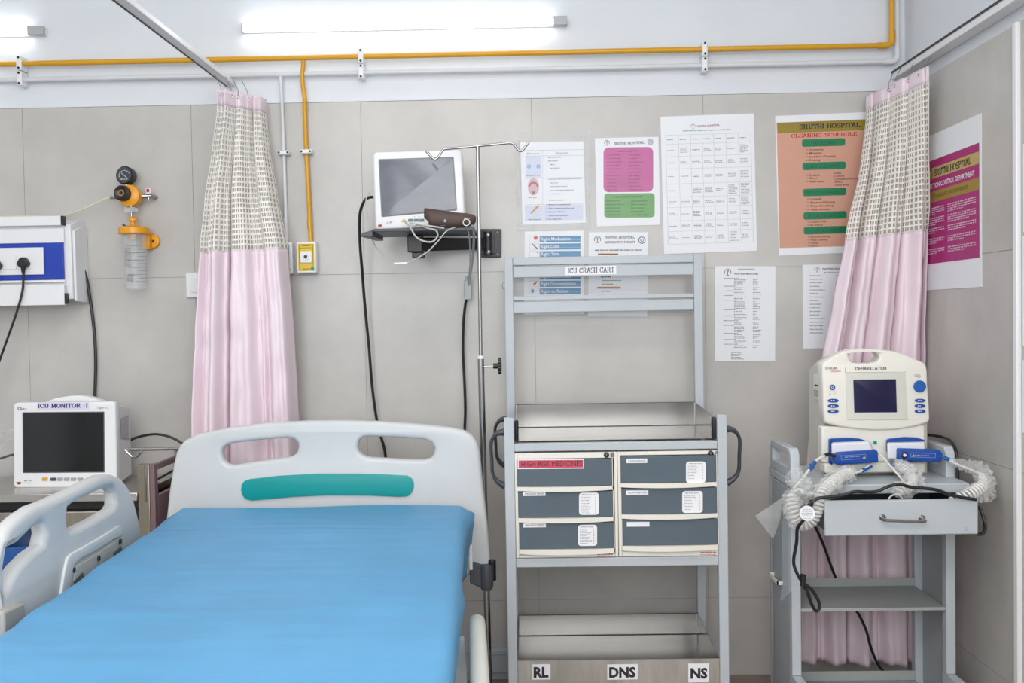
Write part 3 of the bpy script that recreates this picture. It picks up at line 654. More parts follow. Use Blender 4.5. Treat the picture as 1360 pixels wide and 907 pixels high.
for k,n_ in enumerate((4,4,3,3,3)):
    for i in range(n_):
        for (u0,u1) in ((.08,.40),(.46,.92)):
            u=u0; ue = u1-(random.uniform(.1,.2) if i==n_-1 else 0)
            while u<ue: w_=random.uniform(.02,.06); p.rect(u,.47+k*.066+i*.0135,min(u+w_,ue),.477+k*.066+i*.0135); u+=w_+.01
p.build('small_print', mat('pink_white_ink',(.75,.5,.62),.6,noise=(8,.08,ONE)), r)
p = Print(UQ,NR,.001); p.ring(.155,.25,.032,.007); p.build('emblem', ink_m, r)
# 6 rights of medication
C6 = [(697,307.5),(776,306),(775,417),(695.5,418.5)]
r = poster('medication_rights_poster','white notice with blue bars listing the rights of medication, behind the cart frame', C6, 'notice')
bl = mat('sky_blue_print',(.05,.24,.46),.4,noise=(5,.08,ONE))
for k,s in enumerate(('Right Medication','Right Dose','Right Time','Right Route','Right Client','Right Assessment','Right Documentation','Right to Refuse')):
    y=317.5+k*9.9
    p = Print(UW,NB,.0003); p.rect(717,y-4,771,y+4,-.01); p.build('blue_bar', bl, r)
    p = Print(UW,NB,.0005); p.rect(717,y+.9,771,y+1.4,-.01); p.build('bar_line', mat('light_blue_ink',(.3,.5,.7),.5,noise=(8,.08,ONE)), r)
    w_=min(46,len(s)*2.45); text(s,(718.5,y+2),(718.5+w_,y+1.6),4.2,UW,white_ink,r,NB,.0008,bold=.01)
    p = Print(UW,NB,.0005)
    for q in ((703,y-4,716.5,y-3.6),(703,y+3.6,716.5,y+4),(703,y-4,703.4,y+4),(716,y-4,716.5,y+4)): p.rect(*q)
    p.build('picture_frame', lineink, r)
p = Print(UW,NB,.0005); p.disc(711.5,316,2.6); p.rect(713,335,715,336.3); p.build('red_picture', mat('red_orange_ink',(.6,.08,.03),.5,noise=(8,.08,ONE)), r)
b = B(); q=[UW(706,324),UW(707,323.4),UW(715,330.6),UW(714,331.5)]; b.raw([v+NB*.0005 for v in q],[(0,1,2,3)]); b.build('syringe_picture', ink_m, r)
p = Print(UW,NB,.0005); p.rect(705.5,384,709,389,0,1); p.build('blue_picture', bl, r)
b = B(); q=[UW(708,377),UW(709,376),UW(715.5,372.5),UW(709.5,379.5)]; b.raw([v+NB*.0005 for v in q],[(0,1,2,3)]); b.build('pen_picture', mat('red_orange_ink',(.6,.08,.03)), r)
sleeve(r, [(687,307),(779,305.5),(779,420),(686,421)], 5, amp=.001)
# 7 antibiotic policy
C7 = [(782,308.5),(861,308.3),(859.5,420.6),(781,420)]
r = poster('antibiotic_policy_notice','white antibiotic policy notice with black and orange bars, behind the cart frame', C7, 'notice')
emblem(r,793.5,318.5,4.6,ink_m); text('SRUTHI HOSPITAL',(804,317),(843,317),3.2,UW,ink_m,r,NB,serif=True); text('ANTIBIOTIC POLICY',(803,323.3),(844,322.8),3,UW,ink_m,r,NB,serif=True)
p = Print(UW,NB); p.ring(852.6,319,4.8,1); p.ring(852.6,319,2.2,.7); p.build('round_stamp', navy_ink, r)
p = Print(UW,NB); p.words(790,852,332.2,1.8,-.005,(4,9),.9); p.words(800,826,372.5,1.6,0); p.words(800,815,377.3,1.6,0); p.words(798,812,367.5,2,0); p.words(799,810,387,1.2,0); p.words(800,816,345,1.6,0); p.words(800,818,352,1.6,0); p.build('small_print', ink_m, r)
p = Print(UW,NB); p.rect(794,336.3,821,338.7); p.rect(793,380.8,824,383.2); p.build('bar', ink_m, r)
p = Print(UW,NB,.0006); p.rect(794,336.3,821,337.3); p.rect(793,380.8,824,381.7); p.build('orange_bar', mat('orange_ink',(.7,.3,.02),.5,noise=(8,.08,ONE)), r)
sleeve(r, [(779,306.5),(864,306),(862,423),(779,422)], 15, amp=.001)
# 8 high risk medicines list
C8 = [(949.5,353.5),(1030,353.5),(1029.5,480),(949.5,480)]
r = poster('medicine_list','tall white high risk medicines list between the cart and the defibrillator', C8, 'notice')
text('SRUTHI HOSPITAL',(980,358.8),(1003,358.8),2,UW,ink_m,r,NB,serif=True); text('HIGH RISK MEDICINES',(975,364.6),(1007,364.6),2.3,UW,ink_m,r,NB,bold=.02); emblem(r,966.5,362,4.6,ink_m)
p = Print(UW,NB)
y=369.5
for n_ in (4,2,2,2,5,3,2,2,4,3,2,2):
    p.words(961,974+random.uniform(0,8),y,1.2,0)
    for k in range(n_): y+=2.15; p.words(975,975+random.uniform(10,17),y,1.1,0); p.words(1000,1000+random.uniform(4,12),y,1.1,0)
    y+=1.9
for k in range(5): p.words(971,971+random.uniform(10,20),468+k*2.2,1.1,0)
p.build('small_print', ink_m, r)
sleeve(r, [(948,352),(1031,352),(1031,481),(948,481)], 21, amp=.0008)
# 9 right list
C9 = [(1066,351.5),(1146,350.5),(1147,462),(1066.5,463)]
r = poster('equipment_list','white list partly hidden by the right curtain above the defibrillator', C9, 'notice')
emblem(r,1085,358,3.6,grey_ink); text('SRUTHI HOSPITAL',(1092,358.5),(1128,358),2.6,UW,ink_m,r,NB,serif=True); 
p = Print(UW,NB); p.words(1094,1126,361.7,1.3,0)
for k in range(17): p.words(1075.5,1075.5+random.uniform(11,21),366+k*4.75,1.4,0,(1.4,9),.6)
for k in range(4): p.words(1110,1120,366+k*4.75,1.4,0)
p.build('small_print', grey_ink, r)
# papers past the trim on the right wall
for k,(z1,z0,y1,y0,lab) in enumerate(((1.77,1.53,-.855,-1.07,'upper white sheet on the side wall cut by the right edge'),(1.52,1.22,-.85,-1.08,'middle white sheet on the side wall cut by the right edge'),(1.18,.98,-.845,-1.05,'lower white sheet on the side wall cut by the right edge'))):
    bb = B(); bb.box((XR-TT-.0018,y0,z0),(XR-TT-.0002,y1,z1)); bb.build('paper_sheet', paper_m, None, label=lab, cat='paper')
# ================================================================ CURTAINS
pink_m = mat('pink_satin', (.86,.72,.78), .38, noise=(3,.06,(1,1,.3)), bump=(11,1.0,(1,1,.55)))
net_m = mat('cream_net', (.90,.86,.80), .8, noise=(30,.06,ONE))
gauze_m = mat('net_gauze', (.80,.75,.70), .9, alpha=.35, noise=(60,.1,ONE))
def interp(tab, z):
    if z >= tab[0][0]: return tab[0][1:]
    for a, b_ in zip(tab, tab[1:]):
        if b_[0] <= z <= a[0]:
            t = (a[0]-z)/(a[0]-b_[0]); t = t*t*(3-2*t)*.35+t*.65
            return [p+(q-p)*t for p, q in zip(a[1:], b_[1:])]
    return tab[-1][1:]
def curtain(name, label, tab, zt, zband, znet, zbot, nf, seed, rows, cols, slopez):
    """tab rows: z, x left, x right, y left, y right, fold depth"""
    def S(u, z):
        xl, xr_, yl, yr, A = interp(tab, z)
        k = 1-max(0, min(1, (z-znet)/(zt-znet)))
        N = noise.noise; V3 = Vector
        wv = u+.11*N(V3((u*2.3+seed, z*.45, 0)))
        s = math.sin(2*math.pi*nf*wv+seed)*(.75+.7*N(V3((u*3.3, z*.4, seed))))
        s += .55*N(V3((u*11+seed, z*.7, 5)))+.25*math.sin(2*math.pi*nf*2.7*wv+z)
        y = yl+(yr-yl)*u + A*s
        x = xl+(xr_-xl)*(u + (.10/nf)*math.cos(2*math.pi*nf*wv+seed)*4*u*(1-u))
        c1 = N(V3((u*5+z*1.5+seed, z*5.5-u*3, 3))); c2 = N(V3((u*9-z*2, z*9+u*5+seed, 8)))
        wr = k*(.013*(.5-abs(c1))+.007*(.5-abs(c2)))
        y += wr
        zz = z + slopez*(u-.5)*(z-zbot)/(zt-zbot)
        return Vector((min(x, 1.353), min(y, -.014), zz))
    t = root(name, label, 'curtain', S(.5, zbot))
    def grid(z0, z1, nz, nu, nm, m_, thick):
        bb = B(); V = [[bb.bm.verts.new(S(i/nu, z0+(z1-z0)*j/nz)+Vector((0,.0045 if nm=='net_gauze' else 0,0))) for i in range(nu+1)] for j in range(nz+1)]
        for j in range(nz):
            for i in range(nu): bb.bm.faces.new((V[j][i],V[j][i+1],V[j+1][i+1],V[j+1][i]))
        o = bb.build(nm, m_, t, smooth='all'); md = o.modifiers.new('th','SOLIDIFY'); md.thickness = thick; return o
    FR = S
    grid(zt, zband, 4, cols*2, 'heading_band', pink_m, .002)
    grid(znet, zbot, 90, cols*2, 'curtain_panel', pink_m, .0015)
    bb = B()
    for j in range(rows):
        za, zb2 = zband+(znet-zband)*j/rows, zband+(znet-zband)*(j+1)/rows
        for i in range(cols):
            ua, ub = i/cols, (i+1)/cols; mu = .20*(ub-ua); mz = .17*(zb2-za)
            o_ = [S(ua,za),S(ub,za),S(ub,zb2),S(ua,zb2)]; n_ = [S(ua+mu,za+mz),S(ub-mu,za+mz),S(ub-mu,zb2-mz),S(ua+mu,zb2-mz)]
            bb.raw(o_+n_, [(0,1,5,4),(1,2,6,5),(2,3,7,6),(3,0,4,7)])
    bmesh.ops.remove_doubles(bb.bm, verts=bb.bm.verts, dist=1e-6)
    o = bb.build('net_panel', net_m, t, smooth='all'); o['kind']='stuff'; md = o.modifiers.new('th','SOLIDIFY'); md.thickness = .0016
    grid(zband, znet, 40, cols*2, 'net_gauze', gauze_m, .0002)
    return t, S
zz = lambda py, px, d: P(px, py, d).z
XX = lambda px, d: P(px, 300, d).x
def tabrow(y, xl, xr_, dl, dr, A): return (P((xl+xr_)/2, y, (dl+dr)/2).z, P(xl,y,dl).x, P(xr_,y,dr).x, dl-D, dr-D, A)
lt = [tabrow(124,287,351,3.24,3.49,.018), tabrow(150,288,351,3.26,3.48,.022), tabrow(200,281,355,3.29,3.46,.026), tabrow(260,271,364,3.31,3.43,.032),
      tabrow(332,264,377,3.32,3.40,.038), tabrow(430,259,385,3.33,3.39,.042), tabrow(560,254,392,3.33,3.39,.045), tabrow(860,250,402,3.33,3.39,.048)]
cl, SL = curtain('bed_curtain', 'pale pink curtain with a cream net top, gathered behind the bed headboard', lt, lt[0][0], zz(144,320,3.36), zz(332,320,3.36), .10, 3.0, 1.3, 27, 44, .02)
rt = [tabrow(108,1150,1236,3.50,3.20,.016), tabrow(140,1150,1237,3.49,3.20,.02), tabrow(200,1144,1237,3.45,3.24,.026), tabrow(312,1122,1239,3.38,3.30,.034),
      tabrow(400,1106,1239,3.37,3.33,.038), tabrow(470,1092,1238,3.37,3.34,.04), tabrow(600,1072,1232,3.38,3.35,.04), tabrow(720,1063,1222,3.39,3.36,.036), tabrow(890,1062,1216,3.40,3.36,.034)]
cr_, SR = curtain('bed_curtain', 'pale pink curtain with a cream net top, gathered in the corner behind the defibrillator', rt, rt[0][0], zz(129,1190,3.36), zz(312,1180,3.36), .10, 3.6, 4.1, 25, 46, .034)
# rails
def rail(x0, x1, z0, z1, label, slotside):
    t = root('curtain_rail', label, 'rail', ((x0+x1)/2, -.02, z0))
    bb = B(); bb.box((x0, -4.0, z0), (x1, -.004, z1)); bb.build('channel', white_m, t, bev=.002)
    bb = B()
    if slotside < 0: bb.box((x0+.003, -4.0, z0-.001), (x0+.010, -.006, z0-.0002))
    else: bb.box((x0-.003, -4.0, z1-.008), (x0-.0003, -.006, z1-.001))
    bb.build('slot', black_m, t); return t
rl = rail(-1.078, -1.040, 2.170, 2.188, 'white curtain rail running out over the bed from the wall', -1)
b = B()
for y in (-1.9, -3.2): b.cyl((-1.059,y,2.1885),(-1.059,y,CEIL),.006)
b.build('hanger_rod', white_m, rl)
rr = rail(1.322, 1.368, 2.148, 2.178, 'white curtain rail fixed along the side wall at the right', 1)
# eyelets / hooks
def hooks(S, zt, us, raily, rx, rz_, parent):
    for u in us:
        p = S(u, zt-.016); bb = B()
        pts = [p+Vector((.005*math.cos(a), -.004, .005*math.sin(a))) for a in [i*math.pi/6 for i in range(13)]]
        bb.tube(pts, .0014, 6); q = S(u, zt); 
        bb.tube([p+Vector((0,-.004,.005)), q+Vector((0,-.003,.008)), Vector((q.x+max(-.02,min(.02,(rx-q.x)*.7)), q.y, max(q.z+.012, min(rz_-.002, q.z+.05))))], .0012, 6); bb.build('hook', chrome_m, parent, smooth=1)
hooks(SL, lt[0][0], (.1,.28,.46,.64), 0, -1.059, 2.168, cl)
hooks(SR, rt[0][0], (.34,.5,.66,.82,.93), 0, 1.335, 2.146, cr_)

# ================================================================ IV STAND (right of the bed)
dI = 3.18
zc = P(637,474,dI).z; xt = P(634.4,194,dI); xm = P(638.5,474,dI); xb = P(645,700,dI)
axis = (xb-xt); foot = xt + axis*((xt.z-.10)/(xt.z-xb.z))
t = root('iv_stand', 'steel drip stand with two hooks rising behind the headboard corner', 'stand', (foot.x, foot.y, 0))
b = B(); b.tube([xt+Vector((0,0,-.002)), xm+(xm-xt)*.05], .0062, 12); b.build('upper_rod', chrome_m, t, smooth=1)
b = B(); b.tube([xm, foot], .0105, 14); b.build('lower_tube', chrome_m, t, smooth=1)
b = B(); b.cyl(xm+Vector((0,0,.004)), xm-Vector((0,0,.006)), .0122, n=16); b.build('collar', white_m, t, smooth=1)
kx = P(660,486,dI); k0 = P(641,487,dI)
b = B(); b.cyl(k0-Vector((.003,0,0)), kx-Vector((.006,0,0)), .0038); b.build('clamp_screw', chrome_m, t, smooth=1)
b = B(); b.cyl(kx-Vector((.012,0,0)), kx+Vector((.008,0,0)), .009)
for i in range(6):
    a = math.pi/3*i+.3; c = kx+Vector((.010, .019*math.cos(a), .019*math.sin(a))); b.cyl(c-Vector((.006,0,0)), c+Vector((.005,0,0)), .0085, n=10)
b.cyl(kx+Vector((.004,0,0)), kx+Vector((.014,0,0)), .019, n=20); b.build('clamp_knob', black_m, t, smooth=1)
H = [(566,200.4),(570,205),(575.5,210.8),(578.5,211.5),(582,209),(586,202),(590,198),(600,197),(634.4,193.9),(668,190.6),(679,190),(683,192.5),(688,198.5),(691,200.5),(694,199.5),(697.5,195),(703,187.5)]
b = B(); b.tube([P(x,y,dI-(0 if True else 0)) for x,y in H], .0042, 10, 3); b.build('hook_bar', chrome_m, t, smooth=1)
b = B()
for i in range(5):
    a = 2*math.pi/5*i+math.pi; b.tube([(foot.x,foot.y,.10),(foot.x+.06*math.cos(a),foot.y+.06*math.sin(a),.09),(foot.x+.2*math.cos(a),foot.y+.17*math.sin(a),.055)], .011, 8)
b.build('base_legs', chrome_m, t, smooth=1)
b = B()
for i in range(5):
    a = 2*math.pi/5*i+math.pi; c=Vector((foot.x+.2*math.cos(a),foot.y+.17*math.sin(a),.026)); b.cyl(c-Vector((.01,0,0)),c+Vector((.01,0,0)),.026,n=16); b.cyl(c,c+Vector((0,0,.04)),.006)
b.build('casters', black_m, t, smooth=1)
# IV stand at left behind the trolley: only its cross bar and one hook are in view
dJ = 3.22
q = P(247,595.5,dJ)
t = root('iv_stand', 'steel drip stand hook bar seen between the monitor and the headboard', 'stand', (q.x, q.y, 0))
b = B(); b.tube([P(171,596.5,dJ),P(190,596.5,dJ),q], .0055, 10); b.build('cross_bar', chrome_m, t, smooth=1)
b = B(); b.tube([P(166,597,dJ-.02),P(170,601,dJ-.02),P(176,606.5,dJ-.02),P(181,606.5,dJ-.02),P(185,602.5,dJ-.02),P(189,598.5,dJ-.02)], .0042, 8, 4); b.build('hook', chrome_m, t, smooth=1)
b = B(); b.cyl(q-Vector((0,0,.0056)),(q.x,q.y,.03),.008); b.build('pole', chrome_m, t, smooth=1)
b = B(); b.lathe((q.x,q.y,0),(0,0,1),[(0,.055),(.02,.055),(.0297,.02)],24); b.build('base', chrome_m, t, smooth=1)

# ================================================================ CRASH CART
df, db = 3.02, 3.44; yf, yb2 = df-D, db-D
X0, X1 = P(669.2,555,df).x, P(965.4,552,df).x
zf = lambda py, px=820: P(px, py, df).z
zbk = lambda py, px=800: P(px, py, db).z
pw = .030
t = cart = root('crash_cart', 'pale grey emergency cart with six slate drawers and two steel trays', 'cart', ((X0+X1)/2, (yf+yb2)/2, 0))
ztop, zpt = zbk(340.3), zf(553)
def bx(nm, m_, lo, hi, par=None, bev=.0025): 
    bb = B(); bb.box(lo, hi); return bb.build(nm, m_, par or cart, bev=bev)
for x in (X0, X1-pw):
    bx('front_post', powder_m, (x, yf, .1), (x+pw, yf+.03, zpt))
    bx('rear_post', powder_m, (x, yb2-.03, .1), (x+pw, yb2, ztop))
bx('front_rail', powder_m, (X0+pw+.0003, yf+.001, zf(598)), (X1-pw-.0003, yf+.026, zf(587.3)))
bx('middle_rail', powder_m, (X0+pw+.0003, yf+.001, zf(752.5)), (X1-pw-.0003, yf+.026, zf(740.5)))
for x in (X0+.001, X1-pw+.001):
    for py0, py1 in ((598,587.3),(752.5,740.5)): bx('side_rail', powder_m, (x, yf+.0303, zf(py0)), (x+.026, yb2-.0303, zf(py1)))
bx('top_bar', powder_m, (X0+pw+.0003, yb2-.03, zbk(351)), (X1-pw-.0003, yb2, ztop-.0008))
bx('sign_plate', powder_m, (X0+pw+.0003, yb2-.024, zbk(367.3)), (X1-pw-.0003, yb2-.012, zbk(352.3)))
bx('bottle_bar', powder_m, (X0+pw+.0003, yb2-.03, zbk(397.5)), (X1-pw-.0003, yb2-.004, zbk(391.8)))
bx('bottle_plate', powder_m, (X0+pw+.0003, yb2-.024, zbk(413.8)), (X1-pw-.0003, yb2-.012, zbk(398.9)))
UC = lambda x,y: P(x,y,db-.0246)
p = Print(UC, NB, .0003); p.b.raw([UC(*q) for q in ((751,354.2),(818.5,352.6),(818.5,364),(751,365.5))],[(0,1,2,3)]); sp_ = p.build('sign_label', white_ink, cart)
text('ICU CRASH CART', (754,363), (816,361.4), 7.2, UC, mat('violet_black_ink',(.03,.01,.06),.5,noise=(9,.05,ONE)), cart, NB, .0008, serif=True, T=.15)
b = B(); c_=P(669,380,db); b.lathe((X0+.001,yb2-.015,c_.z),(-1,0,0),[(0,.012),(.006,.012),(.009,.007)],16); b.build('side_knob', powder_m, cart, smooth=1)
# trays
def tray(nm, xa, xb_, ya_, yb_, z, hb, hs_f, hf, th=.0012):
    bb = B(); bb.box((xa,ya_,z-th),(xb_,yb_,z)); bb.box((xa,yb_-th,z),(xb_,yb_,z+hb))
    for x in (xa, xb_-th): bb.prism([(x,ya_,z),(x,yb_-th-.0002,z),(x,yb_-th-.0002,z+hb),(x,ya_,z+hs_f)],(th,0,0))
    o=B(); o.box((xa,yb_-.004,z+hb+.0002),(xb_,yb_,z+hb+.0022)); o.build('tray_rim', dgrey_m, cart)
    o=B(); o.box((xa+.002,yb_-.003,z+.0002),(xb_-.002,yb_-.0014,z+.0022)); o.build('weld_seam', dgrey_m, cart)
    for x in (xa+.0016, xb_-.0036): o=B(); o.box((x,yb_-.004,z+.003),(x+.002,yb_-.0014,z+hb)); o.build('weld_seam', white_m, cart)
    if hf: o=B(); o.box((xa,ya_-th,z-.085),(xb_,ya_-.0002,z+hf)); o.build('tray_front', front_steel_m, cart)
    return bb.build(nm, dsteel_m, cart)
ztf = zf(586.8)+.004
tray('top_tray', X0+pw+.001, X1-pw-.001, yf+.028, yb2-.032, ztf, P(800,536,3.41).z-ztf, .066, 0)
zl = P(800,843,3.41).z
tray('bottom_tray', X0+pw+.001, X1-pw-.001, yf+.004, yb2-.031, zl, P(800,816,3.41).z-zl, .05, zf(876.5)-zl)
for x in (X0+.0006, X1-.0266): bx('side_rail', powder_m, (x, yf+.0305, zl-.03), (x+.026, yb2-.0305, zl-.008))
UT = lambda x,y: P(x,y,df+.0028)
for s,(x0,x1,y0,y1),(a_,b2_) in (('RL',(707,731,882,902.5),(708.8,728.5)),('DNS',(806.5,847,882,902.5),(809,844)),('NS',(914,941.5,881,906),(917,939.5))):
    p = Print(UT, NB, .0006); p.rect(x0,y0,x1,y1,-.015); p.build('paper_label', white_ink, cart)
    ym=(y0+y1)/2; text(s,(a_,ym+7),(b2_,ym+6.6),13.5,UT,ink_m,cart,NB,.0012,bold=.045)
# handles
def handle(y, x, s, z0_, z1_, nm='push_handle'):
    H_ = [(0,z1_),(.022,z1_-.004),(.038,z1_-.022),(.042,z1_-.045),(.040,(z0_+z1_)/2),(.038,z0_+.042),(.024,z0_+.016),(0,z0_)]
    bb = B(); pts=[Vector((x+s*a,y,c)) for a,c in H_]; pts=catmull(pts,4); rings=[]
    for i,p_ in enumerate(pts):
        tt=(pts[min(i+1,len(pts)-1)]-pts[max(i-1,0)]).normalized(); nx=Vector((tt.z,0,-tt.x)); wd=.0055+.006*max(0,1-min(i,len(pts)-1-i)/7)
        rings.append([bb.bm.verts.new(p_+nx*wd*math.cos(q)*1.0+Vector((0,1,0))*.013*math.sin(q)) for q in [math.pi/4*k for k in range(8)]])
    for a,c in zip(rings,rings[1:]):
        for k in range(8): bb.bm.faces.new((a[k],a[(k+1)%8],c[(k+1)%8],c[k]))
    bb.bm.faces.new(rings[0][::-1]); bb.bm.faces.new(rings[-1]); return bb.build(nm, dgrey_m, cart, smooth=1)
for s, x in ((-1, X0-.0003), (1, X1+.0003)):
    handle(yf+.016, x, s, zf(645), zf(572.5)); handle(yb2-.016, x, s, zf(645), zf(572.5))
for x in (X0+pw+.0025, X1-pw-.0145): 
    b = B(); b.box((x, yf-.0003+.006, zf(585.5)), (x+.012, yf+.0265, zf(556.5))); b.build('handle_mount', black_m, cart, bev=.005)
# drawer cabinets
xm_ = P(821,670,df).x
def px2x(px): return P(px,670,df).x
for k,(xa,xb_,dy) in enumerate(((X0+pw+.001, xm_-.0006, 0),(xm_+.0006, X1-pw-.001, -3))):
    zc0, zc1 = zf(740)+.0005, zf(600)-.0005
    bb = B(); bb.box((xa,yf+.002,zc0),(xa+.010,yb2-.035,zc1)); bb.box((xb_-.010,yf+.002,zc0),(xb_,yb2-.035,zc1))
    bb.box((xa+.0102,yf+.002,zf(608.2+dy)),(xb_-.0102,yb2-.035,zc1)); bb.box((xa+.0102,yf+.002,zc0),(xb_-.0102,yb2-.035,zf(735.5+dy))); bb.box((xa+.0102,yb2-.05,zf(735+dy)),(xb_-.0102,yb2-.036,zf(608.4+dy)))
    cab = bb.build('drawer_cabinet', cream_m, cart, bev=.0015, seg=1)
    lk = P((805.5,943.8)[k], (604,602)[k], df-.001)
    bb = B(); bb.lathe((lk.x,yf+.0018,lk.z),(0,-1,0),[(0,.0085),(.004,.0085),(.005,.006)],16); bb.build('lock', black_m, cab, smooth=1)
    bb = B(); bb.box((lk.x-.0012,yf-.0042,lk.z-.0035),(lk.x+.0012,yf-.0032,lk.z+.0035)); bb.build('keyhole', chrome_m, cab)
    bb = B(); bb.box((lk.x+.012,yf-.001,lk.z-.007),(lk.x+.024,yf+.0018,lk.z+.007)); bb.build('latch_button', chrome_m, cab, bev=.001)
    US = lambda x,y: P(x,y,df+.0015)
    p = Print(US, NB, .0003); c0=(793,930.5)[k]; p.words(c0,c0+21,(736.2,733.6)[k],1.8,-.01,(3,6)); p.words(c0,c0+21,(738.8,736.3)[k],1.2,-.01); p.build('red_warning_print', red_ink, cab)
    for j,(y0,y1,yl) in enumerate(((608.8,644.5,651),(651.6,685.8,692.5),(693,727.5,735.0))):
        ox = j*.6; xl_, xr2 = px2x((687.6,824.7)[k]+ox), px2x((813.3,951.5)[k]+ox)
        dr = bb = B(); bb.box((xl_,yf-.004,zf(y1+dy)),(xr2,yf+.012,zf(y0+dy))); bb.box((xl_+.004,yf+.0125,zf(y1+dy)),(xr2-.004,yb2-.055,zf(y0+6+dy)))
        dr = bb.build('drawer', slate_m, cart, bev=.0015, seg=1)
        bb = B(); n_=16; v=[]; f=[]
        for i in range(n_+1):
            u=i/n_; x=xl_-.001+(xr2-xl_+.002)*u; bow=.010*(1-(2*u-1)**2); yy=yf-.006-bow
            v+=[(x,yy,zf(yl-1.2+dy)-bow*.28),(x,yy,zf(y1+dy)-bow*.1),(x,yf+.008,zf(y1+.3+dy)),(x,yf+.008,zf(yl-1.2+dy)-bow*.28)]
            if i: a=4*i-4; f+=[(a,a+1,a+5,a+4),(a+1,a+2,a+6,a+5),(a+2,a+3,a+7,a+6),(a+3,a,a+4,a+7)]
        f+=[(3,2,1,0),(4*n_,4*n_+1,4*n_+2,4*n_+3)]; bb.raw(v,f); bb.build('pull_lip', cream_m, dr, smooth=1)
        bb = B(); bb.box((xl_-.0025,yf-.0045,zf(y1+dy)),(xl_-.0003,yf+.010,zf(y0-1+dy))); bb.box((xr2+.0003,yf-.0045,zf(y1+dy)),(xr2+.0025,yf+.010,zf(y0-1+dy))); bb.build('drawer_edge', cream_m, dr)
        UD = lambda x,y: P(x,y,df-.0045)
        if k==0 and j==0:
            p = Print(UD,NB,.0003); p.rect(687.5,609.6,775.5,622.6,-.008); p.build('paper_label', white_ink, dr)
            p = Print(UD,NB,.0006); p.rect(688.8,611,774.5,621.3,-.008); p.build('red_label', mat('red_paper',(.62,.06,.11),.45,noise=(9,.08,ONE)), dr)
            text('HIGH RISK MEDICINES',(692.5,619.6),(773,618.6),7,UD,ink_m,dr,NB,.001)
        else:
            q={(0,1):(694.5,653,724.5,658.5,'EMERGENCY DRUGS'),(0,2):(695,694.7,725,700.3,'EMERGENCY DRUGS'),(1,0):(832,609,859.5,614.8,'IV FLUIDS INTUBATION'),(1,1):(831.5,651.3,861,657,'ALL INTUBATION'),(1,2):(832.5,693,862.5,699.3,'')}[(k,j)]
            p = Print(UD,NB,.0003); p.rect(*q[:4],-.01); p.build('paper_label', white_ink, dr)
            if q[4]: text(q[4],(q[0]+2.5,q[3]-1.5),(q[2]-2.5,q[3]-1.8),2.3,UD,ink_m,dr,NB,.0007)
            q={(0,1):(769,654.2,795.3,683.6),(0,2):(767.7,696.8,793,725),(1,0):(911,612.8,937.3,641),(1,1):(906,652,933.3,681)}.get((k,j))
            if q:
                p = Print(UD,NB,.0005); p.rect(*q,-.01,4); p.build('list_sticker', white_ink, dr)
                p = Print(UD,NB,.0008); p.words(q[0]+4,q[2]-4,q[1]+2.8,1.3,0); yy=q[1]+6.2
                while yy<q[3]-2.5: p.words(q[0]+2.5,q[0]+random.uniform(11,19),yy,.9,0,(1,4),.4); p.words(q[2]-5,q[2]-3.2,yy,.9,0); yy+=2.05
                p.build('list_print', grey_ink, dr)
# casters
for x in (X0+.015, X1-.015):
    for y in (yf+.02, yb2-.02):
        bb = B(); bb.cyl((x-.012,y,.04),(x+.012,y,.04),.04,n=20); bb.cyl((x,y,.05),(x,y,.0998),.008); bb.build('caster', black_m, cart, smooth=1)
# ================================================================ BED
t = bed = root('hospital_bed', 'hospital bed with a grey plastic headboard, teal inset and side rails', 'bed', (-.62, -1.5, 0))
ZM = .745                                    # top of the mattress
def PZ(px, py, z):
    r = cF*F + cR*(px-680) + cU*(453.5-py); return CAM + r*((z-CAM.z)/r.z)
HL, HR = PZ(240,672.5,ZM), PZ(621,670,ZM)
HR.y = HL.y = (HL.y+HR.y)/2 + .0
bdir = Vector((.068, -1, 0)).normalized(); blat = Vector((bdir.y*-1, bdir.x, 0)); blat = Vector((1, .068*.5, 0)).normalized()
HC = (HL+HR)/2; HW = (HR.x-HL.x)/2
def bedp(u, s, z):
    if u > 0: u -= .024*max(0,s)*(u/HW)       # the mattress narrows slightly towards the foot on this side
    return Vector((HC.x, HC.y, 0)) + Vector((1,0,0))*u + bdir*s + Vector((0,0,z))    # u across, s towards the foot
LEN = 1.93
# mattress
b = B(); b.hexa([bedp(-HW+.06,.02,.63),bedp(HW-.06,.02,.63),bedp(HW-.06,LEN-.02,.63),bedp(-HW+.06,LEN-.02,.63)],[bedp(-HW+.06,.02,ZM-.012),bedp(HW-.06,.02,ZM-.012),bedp(HW-.06,LEN-.02,ZM-.012),bedp(-HW+.06,LEN-.02,ZM-.012)])
b.build('mattress', mat('mattress_cover',(.5,.55,.6),.5,noise=(9,.05,ONE)), bed, bev=.015)
